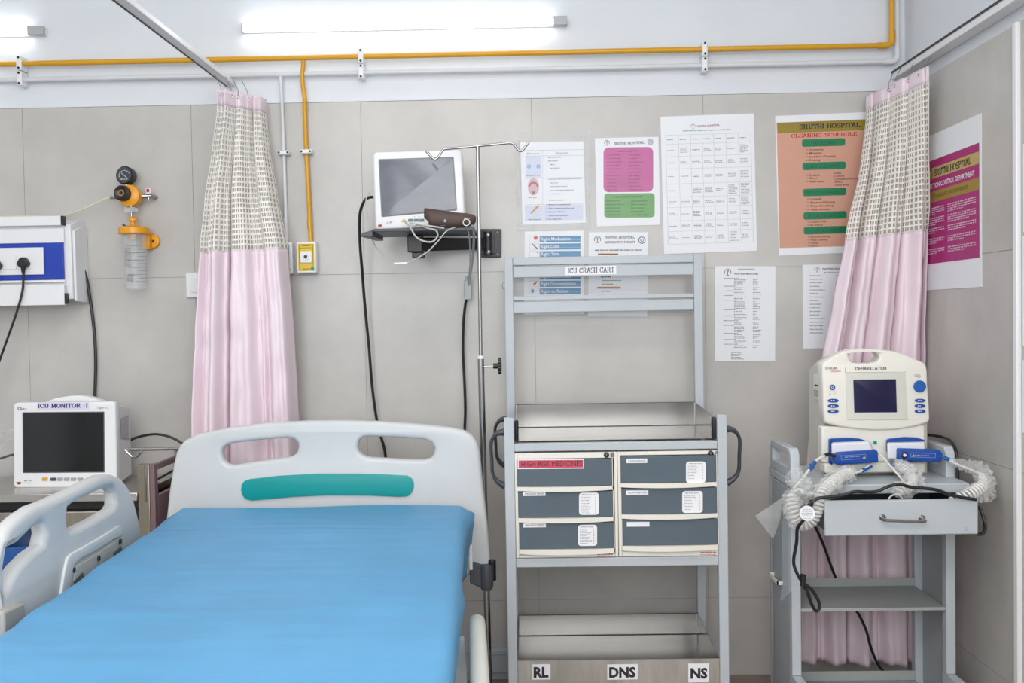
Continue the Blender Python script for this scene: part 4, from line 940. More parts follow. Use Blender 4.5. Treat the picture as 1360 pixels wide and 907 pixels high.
# sheet
sheet_m = mat('blue_sheet', (.10,.335,.585), .5, noise=(3,.14,ONE), bump=(6,.7,(1,2.2,1)))
def fold(e, half, r):
    """distance along cloth from centre -> (pos, drop)"""
    a = abs(e); s = 1 if e >= 0 else -1; flat = half-r
    if a <= flat: return e, 0.
    arc_ = a-flat
    if arc_ <= r*math.pi/2: th = arc_/r; return s*(flat+r*math.sin(th)), r*(1-math.cos(th))
    return s*half, r+(arc_-r*math.pi/2)
b = B(); NU, NS = 90, 190; R_ = .028; ext = .20
V = []
for j in range(NS+1):
    row = []
    for i in range(NU+1):
        e = (-HW-ext)+(2*HW+2*ext)*i/NU; s = -.13+(LEN+.26)*j/NS
        x, dx = fold(e, HW, R_); sy, ds = fold(s-LEN/2, LEN/2, R_); sy += LEN/2
        dz = dx+ds if not(dx > R_ and ds > R_) else max(dx, ds)
        nz = noise.noise(Vector((e*3.1, s*4.5, 0))); n2 = noise.noise(Vector((e*2.2+5, s*9, 1)))
        h = .004*nz + .0028*n2 + .0022*(.5-abs(noise.noise(Vector((e*2.5+s*1.3, s*7-e*2, 4)))))
        cr1 = -.004*math.exp(-((s-.32-.02*math.sin(e*5))/.012)**2)
        crease = .0026*max(0, noise.noise(Vector((e*1.5, s*16, 7)))) 
        off = 0
        if dx > R_*.7:
            k = min(1, (dx-R_*.7)/.1); off = (.009*noise.noise(Vector((s*7, 2, e))) + .005*math.sin(s*19+2*math.sin(s*5)) + .008*noise.noise(Vector((s*2.2, 9, 0))) + .006*(.5-abs(noise.noise(Vector((s*11+e*14, e*9, 6))))))*k - .016*k - .02*min(1, max(0, dx-.06)/.14)
        off += .022*math.exp(-((s-.06)/.16)**2)*(1 if dx > R_*.7 else 0) + .012*math.exp(-((s-.95)/.12)**2)*(1 if dx > R_ else 0)
        x += off*(1 if e > 0 else -1)
        offs = 0
        if ds > R_*.7: offs = .004*math.sin(e*30)
        z = ZM-dz+h*(1 if dz < .02 else .3)+(cr1+crease)*(1 if dz < .02 else .2)
        row.append(b.bm.verts.new(bedp(x, sy+ (offs if s > LEN/2 else -offs), z)))
    V.append(row)
for j in range(NS):
    for i in range(NU): b.bm.faces.new((V[j][i],V[j][i+1],V[j+1][i+1],V[j+1][i]))
o = b.build('bed_sheet', sheet_m, None, smooth='all', label='light blue sheet fitted over the bed mattress', cat='sheet')
md = o.modifiers.new('th','SOLIDIFY'); md.thickness = .0015
# headboard
dH = (HC.y+D)+.055
UH = lambda x,y,o=0: P(x,y,dH+o)
OUT = [(218.5,762),(220,689),(224,652),(229.5,618),(233.5,600.9),(238,592),(245,585),(260.6,577),(304.5,568),(355,562),(409.4,559),(456.7,558.5),(507.5,560),(558,563.5),(598.8,568),(615,571.5),(626,577.5),(633,586),(637,598),(641,641.5),(646.8,692),(651.5,749),(652,764)]
H1 = [(294,602),(295.5,595.5),(301,590.8),(310,588.6),(350,584.2),(382,581.7),(390,583.2),(395,588),(396,594),(393.5,602),(387,607),(375,608.7),(340,613.5),(311,618.3),(302.5,617.3),(296,611.5)]
H2 = [(474.5,593),(477,584.5),(481.5,581),(490,580),(530,581.5),(564,584),(573,588),(577,595),(576,603),(572,608.5),(563,611.2),(530,610.3),(490,607.8),(481,604.8),(476,599.5)]
TE = [(320.8,650),(321.5,643.5),(325,638.5),(332,636),(372,631.5),(423,628.7),(474,628.7),(517.6,630.2),(541,631.3),(547,635),(549.8,641),(549.5,648),(546,655),(541,658.5),(530,659.3),(490.5,657.5),(440,657),(389,659.3),(335,664.3),(326,662),(321.8,656)]
AX, AY = Vector((1,0,0)), Vector((0,0,1))
hb = plate('headboard', [UH(*q) for q in OUT], [[UH(*q) for q in H1],[UH(*q) for q in H2]], .038, .013, UH(440,680,.019), AX, AY, bed_m, bed)
plate('teal_inset', [UH(*q,-.0) for q in TE], [], .006, .002, UH(440,680,-.0035), AX, AY, teal_m, hb)
# corner bumper
bp_ = P(646,762,dH)
gb_m = mat('bumper_grey',(.075,.085,.10),.5,noise=(9,.1,ONE))
b = B(); a0 = P(626,745,dH-.03); a1 = P(655,782,dH-.03)
b.lathe((bp_.x,bp_.y,P(646,783,dH).z),(0,0,1),[(0,.017),(.012,.0215),(.07,.0215),(.082,.019)],20); b.build('corner_bumper', gb_m, bed, smooth=1)
b = B(); q=[(624,748),(632,747),(640,752),(640,782),(632,778),(624,775)]; b.prism([P(x,y,dH-.012) for x,y in q],(0,.02,0)); b.build('bumper_arm', gb_m, bed, bev=.004)
b = B(); wq = P(655.5,757,dH); b.cyl((wq.x-.004,wq.y,wq.z-.033),(wq.x-.004,wq.y,wq.z+.033),.012); b.build('bumper_roller', black_m, bed, bev=.003)
b = B(); b.box(P(623.5,757,dH-.085),P(627.3,722,dH-.070)); b.build('sheet_clip', white_m, bed, bev=.001)
# frame, legs
b = B()
for u in (-HW+.06, HW-.11): b.hexa([bedp(u,.0,.56),bedp(u+.04,.0,.56),bedp(u+.04,LEN,.56),bedp(u,LEN,.56)],[bedp(u,.0,.61),bedp(u+.04,.0,.61),bedp(u+.04,LEN,.61),bedp(u,LEN,.61)])
for s in (.02,.5,1.0,1.5,LEN-.04): b.hexa([bedp(-HW+.101,s,.565),bedp(HW-.111,s,.565),bedp(HW-.111,s+.04,.565),bedp(-HW+.101,s+.04,.565)],[bedp(-HW+.101,s,.605),bedp(HW-.111,s,.605),bedp(HW-.111,s+.04,.605),bedp(-HW+.101,s+.04,.605)])
b.build('bed_frame', powder_m, bed)
b = B(); b.hexa([bedp(-HW+.06,.02,.611),bedp(HW-.06,.02,.611),bedp(HW-.06,LEN-.02,.611),bedp(-HW+.06,LEN-.02,.611)],[bedp(-HW+.06,.02,.629),bedp(HW-.06,.02,.629),bedp(HW-.06,LEN-.02,.629),bedp(-HW+.06,LEN-.02,.629)]); b.build('bed_deck', powder_m, bed)
for u in (-HW+.06, HW-.11):
    for s in (.12, LEN-.16):
        b = B(); b.hexa([bedp(u,s,.14),bedp(u+.04,s,.14),bedp(u+.04,s+.04,.14),bedp(u,s+.04,.14)],[bedp(u,s,.559),bedp(u+.04,s,.559),bedp(u+.04,s+.04,.559),bedp(u,s+.04,.559)]); b.build('leg', powder_m, bed)
        c = bedp(u+.02,s+.02,.065); b = B(); b.cyl(c-Vector((.015,0,0)),c+Vector((.015,0,0)),.065,n=24); b.cyl(c,c+Vector((0,0,.0745)),.012); b.build('caster', black_m, bed, smooth=1)
b = B()
for u in (-.3,.28): b.hexa([bedp(u,-.05,.58),bedp(u+.04,-.05,.58),bedp(u+.04,.0,.58),bedp(u,.0,.58)],[bedp(u,-.05,.61),bedp(u+.04,-.05,.61),bedp(u+.04,.0,.61),bedp(u,.0,.61)])
b.build('headboard_bracket', powder_m, bed)
# left side rail
rp0 = bedp(-HW-.065, .05, 0); rn = Vector((bdir.y, -bdir.x, 0)).normalized()
if rn.x < 0: rn = -rn
UL = lambda x,y: PPL(x,y,rp0,rn)
# horizontal in-plane axis towards the foot, vertical axis
RO = [(181,760),(181.5,735),(180.8,713),(176.5,691),(169.6,663.4),(162.7,646.9),(153,634.5),(140.6,629.8),(126.8,630.9),(110.3,638.6),(82.7,652.4),(55,664.8),(35.8,671.7),(19.3,682.7),(8.3,692.4),(0,700.6)]
RO3 = [UL(*q) for q in RO]
def rs(s, z): return Vector((rp0.x,rp0.y,0)) + bdir*s + Vector((0,0,z))
def sof(p): return (p-rp0).dot(bdir)
s0 = sof(RO3[-1]); z0_ = RO3[-1].z
sbl = sof(UL(0,800)); zbl = UL(0,800).z
shead = sof(RO3[0])
RO3 += [rs(s0+.035,z0_-.025),rs(s0+.055,z0_-.07),rs(s0+.055,z0_-.16),rs(s0+.03,z0_-.24),rs(s0-.05,.60),rs(s0-.15,.56),rs(shead+.08,.56),rs(shead+.02,.60)]
h1 = [(80,675.8),(78.6,688),(79.5,697),(82.7,704),(93.7,700.6),(115.8,689.6),(142,674.4),(146,667.6),(145.6,655),(139,647),(127,650),(104.8,660.7),(88,669)]
h2 = [(13.2,721.6),(28.7,706.2),(42,695),(48.5,695),(50.7,708.4),(47.4,722.7),(33,732.7),(17.6,748),(6.6,763.5),(0,776.8)]
H2_3 = [UL(*q) for q in h2]; sE = sof(H2_3[-1]); zE = H2_3[-1].z
H2_3 += [rs(sE+.015,zE-.01),rs(sE+.028,zE+.01),rs(sE+.028,zE+.05),rs(sE+.012,zE+.075)]
lr = plate('side_rail', RO3, [[UL(*q) for q in h1], H2_3], .040, .016, rp0+Vector((0,0,.7)), bdir, Vector((0,0,1)), bed_m, bed)
fr = [(77,803),(80,787),(83,765),(88,741),(94,735),(110,726),(135,711.5),(157,697.5),(160,700),(161,712),(150,716),(125,732),(103,744),(97,750),(93,775),(88,803)]
UL2 = lambda x,y: PPL(x,y,rp0+rn*.022,rn)
plate('raised_frame', [UL2(*q) for q in fr], [], .008, .003, UL2(100,740), bdir, Vector((0,0,1)), mat('rail_panel_light',(.68,.71,.71),.35,noise=(9,.03,ONE)), lr)
pn = [(96,800),(98,770),(101,752),(125,738),(152,720),(162,714),(163,740),(150,760),(120,790)]
plate('rail_cover_plate', [UL2(*q) for q in pn], [], .004, .001, UL2(110,760), bdir, Vector((0,0,1)), mat('rail_cover_grey',(.47,.49,.47),.4,noise=(9,.03,ONE)), lr)
for x,y in ((95.7,757),(129,741.4),(157.7,719)):
    c = UL2(x,y)-rn*.0; b = B(); b.cyl(c+rn*.0022, c+rn*.0065, .0065, n=12); b.build('screw', mat('dark_screw',(.05,.07,.07),.3,.5,noise=(9,.05,ONE)), lr)
for q in ([(96,772),(107,760),(109,765),(98,785)],[(149,734),(158,725.5),(160,731),(150,741)]):
    b = B(); b.prism([UL2(*p_)+rn*.0022 for p_ in q], rn*.003); b.build('latch_recess', mat('recess_grey',(.12,.14,.14),.5,noise=(9,.05,ONE)), lr)
c = UL(-2,815)
b = B(); 
s_ = sof(UL(0,800)); b.hexa([rs(s_-.05,.60)-rn*.03,rs(s_-.05,.60)+rn*.035,rs(s_+.06,.60)+rn*.035,rs(s_+.06,.60)-rn*.03],[rs(s_-.035,.745)-rn*.03,rs(s_-.035,.745)+rn*.035,rs(s_+.06,.755)+rn*.035,rs(s_+.06,.755)-rn*.03]); b.build('rail_joint', mat('joint_grey',(.38,.37,.35),.5,noise=(9,.05,ONE)), bed, bev=.006)
# right side rail, lowered, seen end on
rq0 = bedp(HW+.014, .05, 0)
def rs2(s,z,o=0): return Vector((rq0.x,rq0.y,0))+bdir*s+Vector((0,0,z))+Vector((o,0,0))
g0=.62; R2=[rs2(g0,.30),rs2(g0,.53),rs2(g0+.02,.592),rs2(g0+.07,.625),rs2(g0+.15,.625),rs2(g0+.5,.60),rs2(g0+.62,.56),rs2(g0+.68,.46),rs2(g0+.68,.36),rs2(g0+.62,.28),rs2(g0+.05,.26)]
h3=[rs2(g0+.07,.52),rs2(g0+.1,.565),rs2(g0+.30,.56),rs2(g0+.30,.47),rs2(g0+.1,.47)]
rr2 = plate('side_rail', R2, [h3], .040, .018, rq0+Vector((0,0,.4)), bdir, Vector((0,0,1)), mat('rail_ivory',(.66,.66,.60),.4,noise=(9,.05,ONE)), bed)
for s in (g0+.15,g0+.5): b = B(); b.hexa([rs2(s,.44,-.022),rs2(s,.44,-.07),rs2(s+.03,.44,-.07),rs2(s+.03,.44,-.022)],[rs2(s,.60,-.03),rs2(s,.60,-.09),rs2(s+.03,.60,-.09),rs2(s+.03,.60,-.03)]); b.build('rail_arm', powder_m, bed)
b = B(); b.hexa([rs2(g0+.1,.36,.021),rs2(g0+.1,.36,.024),rs2(g0+.5,.36,.024),rs2(g0+.5,.36,.021)],[rs2(g0+.1,.42,.021),rs2(g0+.1,.42,.024),rs2(g0+.5,.42,.024),rs2(g0+.5,.42,.021)]); b.build('teal_strip', teal_m, rr2)

# ================================================================ WALL MONITOR ON ARM
def rrect(q, r, n=5):
    """rounded outline inside 4 world corners TL TR BR BL"""
    out=[]; 
    for k in range(4):
        c=q[k]; a=(q[(k-1)%4]-c).normalized()*r; d_=(q[(k+1)%4]-c).normalized()*r; o_=c+a+d_
        for i in range(n+1):
            th=math.pi/2*i/n; out.append(o_-d_*math.cos(th)-a*math.sin(th) if False else o_ - d_*math.cos(th) - a*math.sin(th))
    return out
def slabpx(nm, corners, d, thick, rad, bev, m_, par, tilt=0, sub=None):
    q=[P(x,y,d+(tilt if i in (0,1) else 0)) for i,(x,y) in enumerate(corners)]
    ax=(q[1]-q[0]+q[2]-q[3]).normalized(); up=(q[0]-q[3]+q[1]-q[2]); up=(up-ax*up.dot(ax)).normalized(); n_=ax.cross(up)
    if n_.y>0: n_=-n_
    o_=sum(q,Vector())/4 - n_*(thick/2)
    return plate(nm, rrect(q, rad), [], thick, bev, o_, ax, up, m_, par), n_
dM = 3.27
t = wm = root('wall_monitor', 'white patient monitor with a grey screen on the wall arm shelf', 'monitor', P(557,306,dM+.05))
CM = [(495,202),(613,198.5),(618,299.5),(498.5,305.5)]
body,_ = slabpx('housing', CM, dM, .075, .014, .008, white_m, wm)
b = B(); q=[P(x,y,dM+.076) for x,y in ((503,210),(605,206),(609,292),(506,297))]; b.hexa(q,[v+Vector((0,.06,0)) for v in [P(x,y,dM+.076) for x,y in ((515,222),(593,219),(596,280),(518,285))]]); b.build('rear_shell', white_m, wm, bev=.006)
slabpx('screen_frame', [(502.5,211.3),(602.5,208),(607.2,279.5),(506.5,288.3)], dM-.001, .003, .004, .001, mat('screen_surround',(.20,.21,.23),.4,noise=(9,.05,ONE)), wm)
slabpx('screen', [(504.3,213),(601.3,209.8),(606,278),(508,286.8)], dM-.0028, .002, .002, .0005, mat('lcd_reflection_grey',(.19,.20,.235),.12,noise=(4,.25,(1,1,3))), wm)  # grey base colour stands in for the bright room reflected in the screen
UM = lambda x,y: P(x,y,dM-.0005)
b=B(); b.prism([UM(*q) for q in ((502,299),(505,297.8),(507.5,298.5),(506.5,301),(504,302),(502.5,301))],(0,-.001,0)); b.build('logo', mat('brand_red',(.30,.03,.02),.4,noise=(9,.05,ONE)), wm)
b=B(); b.prism([UM(*q) for q in ((532,294.5),(536.5,289.8),(540.5,293.8))],(0,-.002,0)); b.build('alarm_button', mat('yellow_button',(.75,.6,.02),.4,noise=(9,.05,ONE)), wm)
for x in (542,549.5,557):
    b=B(); b.prism([UM(*q) for q in ((x,290.8),(x+6.5,290.5),(x+6.5,294),(x,294.3))],(0,-.002,0)); b.build('button', mat('teal_button',(.08,.20,.22),.4,noise=(9,.05,ONE)), wm)
p=Print(UM,NB,.0005); p.words(512,515,296,2.4,0); p.words(516,521,294.8,2.2,0); p.words(516,521,297,1,0); p.words(544,562,288,1,0,(1,2),5); p.build('small_print', grey_ink, wm)
# arm + shelf
t = arm = root('monitor_arm', 'black swing arm and shelf on the wall carrying the wall monitor', 'arm', Vector((P(653,323,D).x,-TT,P(653,342,D).z)))
b=B(); q=[P(x,y,D-TT-.0005) for x,y in ((635,304.5),(666,304.5),(666,342),(635,342))]
plate('wall_plate', rrect(q,.006), [], .010, .002, q[0]+Vector((0,-.006,0)), AX, AY, black_m, arm)
b=B(); c=P(648,323,D-.04); b.cyl((c.x,c.y,P(648,338,D-.04).z),(c.x,c.y,P(648,308,D-.04).z),.016,n=20); b.box((c.x-.022,c.y+.004,P(648,336,D-.04).z),(c.x+.022,-TT-.012,P(648,310,D-.04).z)); b.build('wall_pivot', black_m, arm, smooth=1)
for x,y in ((660.5,308.8),(660.5,337.5)):
    c=P(x,y,D-.019); b=B(); b.lathe(c,(0,-1,0),[(0,.004),(.003,.004),(.0045,.002)],12); b.build('bolt', chrome_m, arm, smooth=1)
for x,y in ((648,312.5),(649,335)):
    c=P(x,y,D-.0565); b=B(); b.lathe(c,(0,-1,0),[(0,.007),(.004,.007),(.006,.003)],14); b.build('bolt', chrome_m, arm, smooth=1)
b=B(); b.hexa([P(556,315.5,3.34),P(646,316,D-.05),P(646,316,D-.025),P(556,315.5,3.375)],[P(556,334,3.34),P(646,331,D-.05),P(646,331,D-.025),P(556,334,3.375)]); b.build('swing_arm', black_m, arm, bev=.004)
b=B(); c=P(553,325,3.33); b.box((c.x-.028,c.y-.02,P(553,335,3.33).z),(c.x+.022,c.y+.03,P(553,313,3.33).z)); b.box((c.x-.014,c.y-.015,P(553,343,3.33).z),(c.x+.028,c.y+.02,P(553,335.2,3.33).z)); b.build('tilt_joint', black_m, arm, bev=.003)
zs = P(557,307,3.3).z
def zpx(px,py,d): return P(px,py,d)
SHf = P(487,312,3.18); b=B()
v=[P(482,313.5,3.2),P(497,308.5,3.2),P(560,306.5,3.2),P(618,303.5,3.2),P(631,303.5,3.2)]
xa_, xb2 = P(482,313,3.2).x, P(630,304,3.2).x
b.hexa([(xa_+.035,-.38,zs-.010),(xb2,-.38,zs-.010),(xb2,-.15,zs-.010),(xa_+.035,-.15,zs-.010)],[(xa_+.035,-.38,zs-.0005),(xb2,-.38,zs-.0005),(xb2,-.15,zs-.0005),(xa_+.035,-.15,zs-.0005)])
b.hexa([(xa_-.002,-.385,zs-.026),(xa_+.036,-.385,zs-.026),(xa_+.036,-.15,zs-.022),(xa_+.010,-.15,zs-.022)],[(xa_,-.385,zs-.014),(xa_+.036,-.385,zs-.004),(xa_+.036,-.15,zs-.004),(xa_+.012,-.15,zs-.010)])
b.build('shelf', mat('shelf_charcoal',(.06,.065,.075),.4,noise=(9,.1,ONE)), arm, bev=.002)
# BP cuff
dC=3.19
brown=mat('brown_cuff',(.085,.052,.042),.6,noise=(9,.12,ONE),bump=(90,.3,ONE))
t=cuff=root('blood_pressure_cuff','rolled brown blood pressure cuff lying in front of the wall monitor','cuff',P(598,304,dC))
b=B(); N_=14; rings=[]
cent=[(566,290,.028,.020,0),(575,290.5,.030,.022,0),(590,291.5,.030,.024,0),(605,292.5,.029,.022,0),(620,292.5,.027,.019,0),(629,292,.022,.014,0),(632,291,.012,.008,0)]
for (x,y,ry,rz2,_) in cent:
    c=P(x,y,dC); hz={566:.034,575:.032,590:.029,605:.026,620:.023,629:.017,632:.009}[x]
    rings.append([b.bm.verts.new(c+Vector((0,ry*math.cos(a),hz*(abs(math.sin(a))**.75)*(1 if math.sin(a)>0 else -1)))+Vector(((.010 if math.sin(a)<0 else -.004) if x==566 else 0,0,0))) for a in [2*math.pi*k/20 for k in range(20)]])
for a,c in zip(rings,rings[1:]):
    for k in range(20): b.bm.faces.new((a[k],a[(k+1)%20],c[(k+1)%20],c[k]))
b.bm.faces.new(rings[-1]); o=b.build('cuff_roll', brown, cuff, smooth='all'); md=o.modifiers.new('th','SOLIDIFY'); md.thickness=.004
b=B(); c=P(570,290,dC); pts=[]
for i in range(22):
    a=i*.42; r_=.018-.0006*i; pts.append((c.x+.004,c.y+r_*math.cos(a),c.z+r_*1.1*math.sin(a)))
v=[];f=[]
for i,p_ in enumerate(pts):
    v+=[p_,(p_[0]+.13-.002*i,p_[1]*1,p_[2]-.006)]
    if i: f.append((2*i-2,2*i-1,2*i+1,2*i))
b.raw(v,f); o=b.build('inner_wrap', brown, cuff, smooth='all'); md=o.modifiers.new('th','SOLIDIFY'); md.thickness=.002
UB=lambda x,y: P(x,y,dC-.0325)
p=Print(UB,NB,.0005); p.ring(619.5,295.3,5,1.3,20); p.words(616,624,290,1.4,0); p.build('cuff_print', mat('pale_print',(.6,.58,.55),.5,noise=(9,.05,ONE)), cuff)
text('10',(588.5,295),(592.5,295),3.6,UB,white_ink,cuff,NB,.0006); p=Print(UB,NB,.0005); p.words(585,593,299.5,1,0); p.build('cuff_print', grey_ink, cuff)
cab_m=mat('grey_cable',(.52,.50,.45),.45,noise=(9,.06,ONE)); cab2=mat('blue_grey_hose',(.36,.40,.45),.4,noise=(9,.06,ONE))
def cable(label, pts, r, m_, name='cable', n=8, k=6, **kw):
    bb=B(); bb.tube([P(*q) for q in pts], r, n, k); return bb.build(name, m_, None, smooth=1, label=label, cat='cable', **kw)
cable('looping beige sensor lead in front of the wall monitor, hanging under its shelf', [(537,293,3.255),(545,302,3.16),(552,314,3.15),(562,320,3.15),(574,321,3.15),(581,314,3.15),(579,306,3.15),(568,303,3.16),(556,299,3.16),(550,300,3.15),(545,296,3.15),(552,297,3.145),(570,300,3.15),(590,303,3.15)], .0028, cab_m)
cable('thin pale lead hanging from the cuff under the shelf to its left', [(604,302,3.155),(593,307,3.13),(582,320,3.13),(568,334,3.14),(552,344,3.15),(541,349,3.15),(532,350,3.16),(524,350,3.17),(510,340,3.2),(498,326,3.23),(494,315,3.26),(490,295,3.3),(486,275,3.3),(487,262,3.3),(492,252,3.3)], .0021, cab_m)
b=B(); b.cyl(P(524,350,3.168),P(541,349.5,3.148),.0036); b.build('cable_sleeve', white_ink, None, smooth=1, label='small white connector on the thin lead below the wall monitor', cat='connector')
cable('black power cable looping out of the wall monitor and down behind the bed', [(496,262,3.36),(491,262,3.36),(484,267,3.37),(478,285,3.39),(478,320,3.42),(481,360,3.46),(485,410,3.49),(490,460,3.5),(494,510,3.51),(500,555,3.51),(506,580,3.51),(512,606,3.51),(516,680,3.51)], .0052, black_m)
cable('blue-grey air hose hanging from the cuff', [(626,297,3.18),(629,306,3.2),(629,325,3.3),(627,350,3.4),(624,370,3.46),(621,386,3.5)], .0042, cab2)
cable('thin grey lead hanging beside the air hose', [(618,300,3.18),(622,308,3.2),(624,325,3.3),(624,350,3.4),(622,372,3.47),(620,386,3.5)], .0022, cab_m)
b=B(); b.box(P(617,398,3.505),P(625.5,372,3.48)); b.box(P(618,373,3.5),P(620.5,366,3.485)); b.box(P(623,373,3.5),P(625.5,364,3.485))
b.build('hose_connector', mat('connector_grey',(.42,.43,.44),.4,noise=(9,.05,ONE)), None, bev=.002, label='grey hose connector hanging between the arm plate and the drip stand', cat='connector')
cable('black cable hanging below the grey hose connector', [(620,396,3.49),(618,405,3.5),(615.5,430,3.51),(615,470,3.52),(617,510,3.52),(618,545,3.52),(617,575,3.52),(616,640,3.52)], .005, black_m)

# ================================================================ ICU MONITOR AND ITS TROLLEY
dT = 3.15
xP0, xP1 = P(183,650,dT).x, P(205.5,650,dT).x
t = tr = root('steel_trolley', 'stainless trolley with mauve sides beside the bed, under the left monitor', 'trolley', (xP0-.35, -.25, 0))
mauve = mat('mauve_panel',(.20,.125,.14),.4,noise=(5,.08,ONE)); olive = mat('post_steel',(.42,.38,.30),.28,1,noise=(5,.1,ONE))
zt_ = P(100,655,dT).z; zpt2 = P(195,617,dT).z
b=B(); b.box((xP0,dT-D,.08),(P(198.5,650,dT).x,dT-D+.03,zpt2)); b.build('post', olive, tr, bev=.002)
b=B(); b.box((P(198.7,650,dT).x,dT-D+.001,.08),(xP1,dT-D+.03,zpt2-.0)); b.build('post_side', mauve, tr, bev=.002)
b=B(); b.box((P(192,650,dT).x,dT-D-.002,P(190,666,dT).z),(P(194.5,650,dT).x,dT-D-.0003,zpt2)); b.build('post_edge', chrome_m, tr, bev=.0008)
b=B(); b.box((xP0,-.078,.08),(xP1,-.048,zpt2)); b.build('post', olive, tr, bev=.002)
xs1=P(198.7,650,dT).x
b=B(); b.box((xs1,dT-D+.0305,zpt2-.022),(xP1,-.0785,zpt2-.002)); b.build('guard_rail', mauve, tr, bev=.002)
b=B(); b.box((xs1,dT-D+.0305,.2),(xP1,-.0785,P(205,660,dT).z)); b.build('side_panel', mauve, tr, bev=.002)
xl2=-2.35
for x in (xl2,):
    b=B(); b.box((x,dT-D,.08),(x+.03,dT-D+.03,zpt2)); b.build('post', olive, tr, bev=.002); b=B(); b.box((x,-.078,.08),(x+.03,-.048,zpt2)); b.build('post', olive, tr, bev=.002)
b=B(); b.box((xl2+.031,dT-D-.005,zt_-.028),(xP0-.0005,-.048,zt_)); b.build('top_shelf', steel_m, tr, bev=.003)
zd=zt_-.028
b=B(); b.box((xl2+.031,dT-D-.003,P(100,702,dT).z),(xP0-.03,-.07,P(100,679,dT).z)); b.build('drawer', mat('drawer_steel',(.46,.42,.36),.3,1,noise=(5,.15,(12,1,1))), tr, bev=.003)
b=B(); b.box((xl2+.031,dT-D+.03,zd-.03),(xP0-.001,-.049,zd-.002)); b.box((xP0-.03,dT-D+.01,.2),(xP0-.001,-.049,zd-.031)); b.build('inner_panel', black_m, tr)
b=B(); b.box((xl2+.031,dT-D+.01,.33),(xP0-.031,-.049,.345)); b.box((xl2+.031,dT-D,P(60,712,dT).z-.26),(xP0-.031,dT-D+.012,P(60,712,dT).z-.24)); b.box((xl2+.05,-.06,.35),(xP0-.031,-.05,.6)); b.build('lower_shelf', olive, tr, bev=.002)
for x in (xl2+.015,xP0+.01):
    for y in (dT-D+.015,-.063):
        b=B(); b.cyl((x-.012,y,.04),(x+.012,y,.04),.04,n=18); b.cyl((x,y,.04),(x,y,.0795),.008); b.build('caster', black_m, tr, smooth=1)
b=B(); c=P(25,728,3.2); b.lathe((c.x,c.y+.02,.3455),(0,0,1),[(0,.10),(.02,.115),(c.z-.3455+.02,.15),(c.z-.3455+.03,.15),(c.z-.3455+.03,.143),(.03,.11)],32)
b.build('basin', mat('blue_basin',(.02,.10,.36),.4,noise=(5,.08,ONE)), None, smooth=1, label='round blue basin on the lower shelf seen through the bed rail opening', cat='basin')
# monitor
dK=3.27
t=im=root('icu_monitor','white patient monitor with a dark screen, labelled ICU Monitor, on the steel trolley','monitor',(P(88,650,dK).x,dK-D+.06,zt_))
CK=[(17.5,534.8),(153,533.3),(155.5,647.5),(17.5,648)]
slabpx('housing', CK, dK, .03, .014, .006, white_m, im)
x0_,x1_=P(20,600,dK).x,P(153,600,dK).x; zk0,zk1=P(88,647,dK).z,P(88,536,dK).z
b=B(); b.hexa([Vector((x0_+.004,dK-D+.0305,zk0+.004)),Vector((x1_,dK-D+.0305,zk0+.004)),Vector((x1_,dK-D+.0305,zk1-.004)),Vector((x0_+.004,dK-D+.0305,zk1-.004))],[Vector((x0_+.02,dK-D+.15,zk0+.015)),Vector((x1_-.006,dK-D+.15,zk0+.015)),Vector((x1_-.006,dK-D+.15,zk1-.03)),Vector((x0_+.02,dK-D+.15,zk1-.03))]); b.build('rear_shell', mat('monitor_side',(.70,.69,.71),.4,noise=(9,.03,ONE)), im, bev=.006)
HN=[(58,534.5),(62,533),(75,528.5),(90,526),(105,525.3),(118,527),(132,531.5),(140,534.5),(134,535),(118,533.5),(100,532.5),(82,533.5),(66,535)]
b=B(); b.prism([P(x,y,dK+.035) for x,y in HN],(0,.035,0)); b.build('carry_handle', white_m, im, bev=.003)
UK=lambda x,y: P(x,y,dK-.0005)
slabpx('screen_frame', [(29.5,547.5),(138.5,546.5),(139,627.5),(30,628.2)], dK-.001, .002, .003, .0006, mat('screen_surround2',(.10,.10,.11),.4,noise=(9,.05,ONE)), im)
slabpx('screen', [(31,549),(137,548),(137.5,626),(31.3,626.8)], dK-.0025, .0015, .001, .0004, mat('dark_lcd',(.012,.014,.014),.10,noise=(4,.2,ONE)), im)
p=Print(UK,NB,.0003); p.rect(49,534.5,118.5,544,-.003); p.build('paper_label', mat('lilac_label',(.72,.68,.82),.5,noise=(9,.03,ONE)), im)
text('ICU MONITOR -I',(50.5,541.8),(116.5,541.2),6,UK,navy_ink,im,NB,.0008,serif=True,T=.2)
p=Print(UK,NB); p.words(28,36,543,2,0); p.build('brand_print', grey_ink, im); p=Print(UK,NB); p.ring(26,542.5,2.6,1,14); p.build('brand_mark', mat('brand_red',(.3,.03,.02)), im)
text('Tiger-12',(128.5,543),(144.5,542.8),3,UK,teal_ink,im,NB,.0006)
b=B(); b.prism([UK(*q) for q in ((22,640),(28,640),(27.5,642.5),(25.3,643.6),(22.7,642.5))],(0,-.001,0)); b.build('logo', mat('brand_red',(.3,.03,.02)), im)
for i,(x,c_) in enumerate(((56,(.7,.35,.05)),(67,(.04,.08,.16)),(76,(.36,.38,.38)),(85,(.36,.38,.38)),(94,(.36,.38,.38)),(103,(.36,.38,.38)))):
    b=B(); b.prism([UK(*q) for q in ((x,635),(x+1,634.3),(x+7.5,634.3),(x+7,638.5),(x+.3,638.5))],(0,-.002,0)); b.build('button', mat('btn%d'%min(i,2),c_,.4,noise=(9,.05,ONE)), im)
p=Print(UK,NB); p.words(32,36,638.5,1.6,0); p.words(38,42,638.3,1.6,0); p.words(32,42,641.3,1,0); p.build('small_print', grey_ink, im)
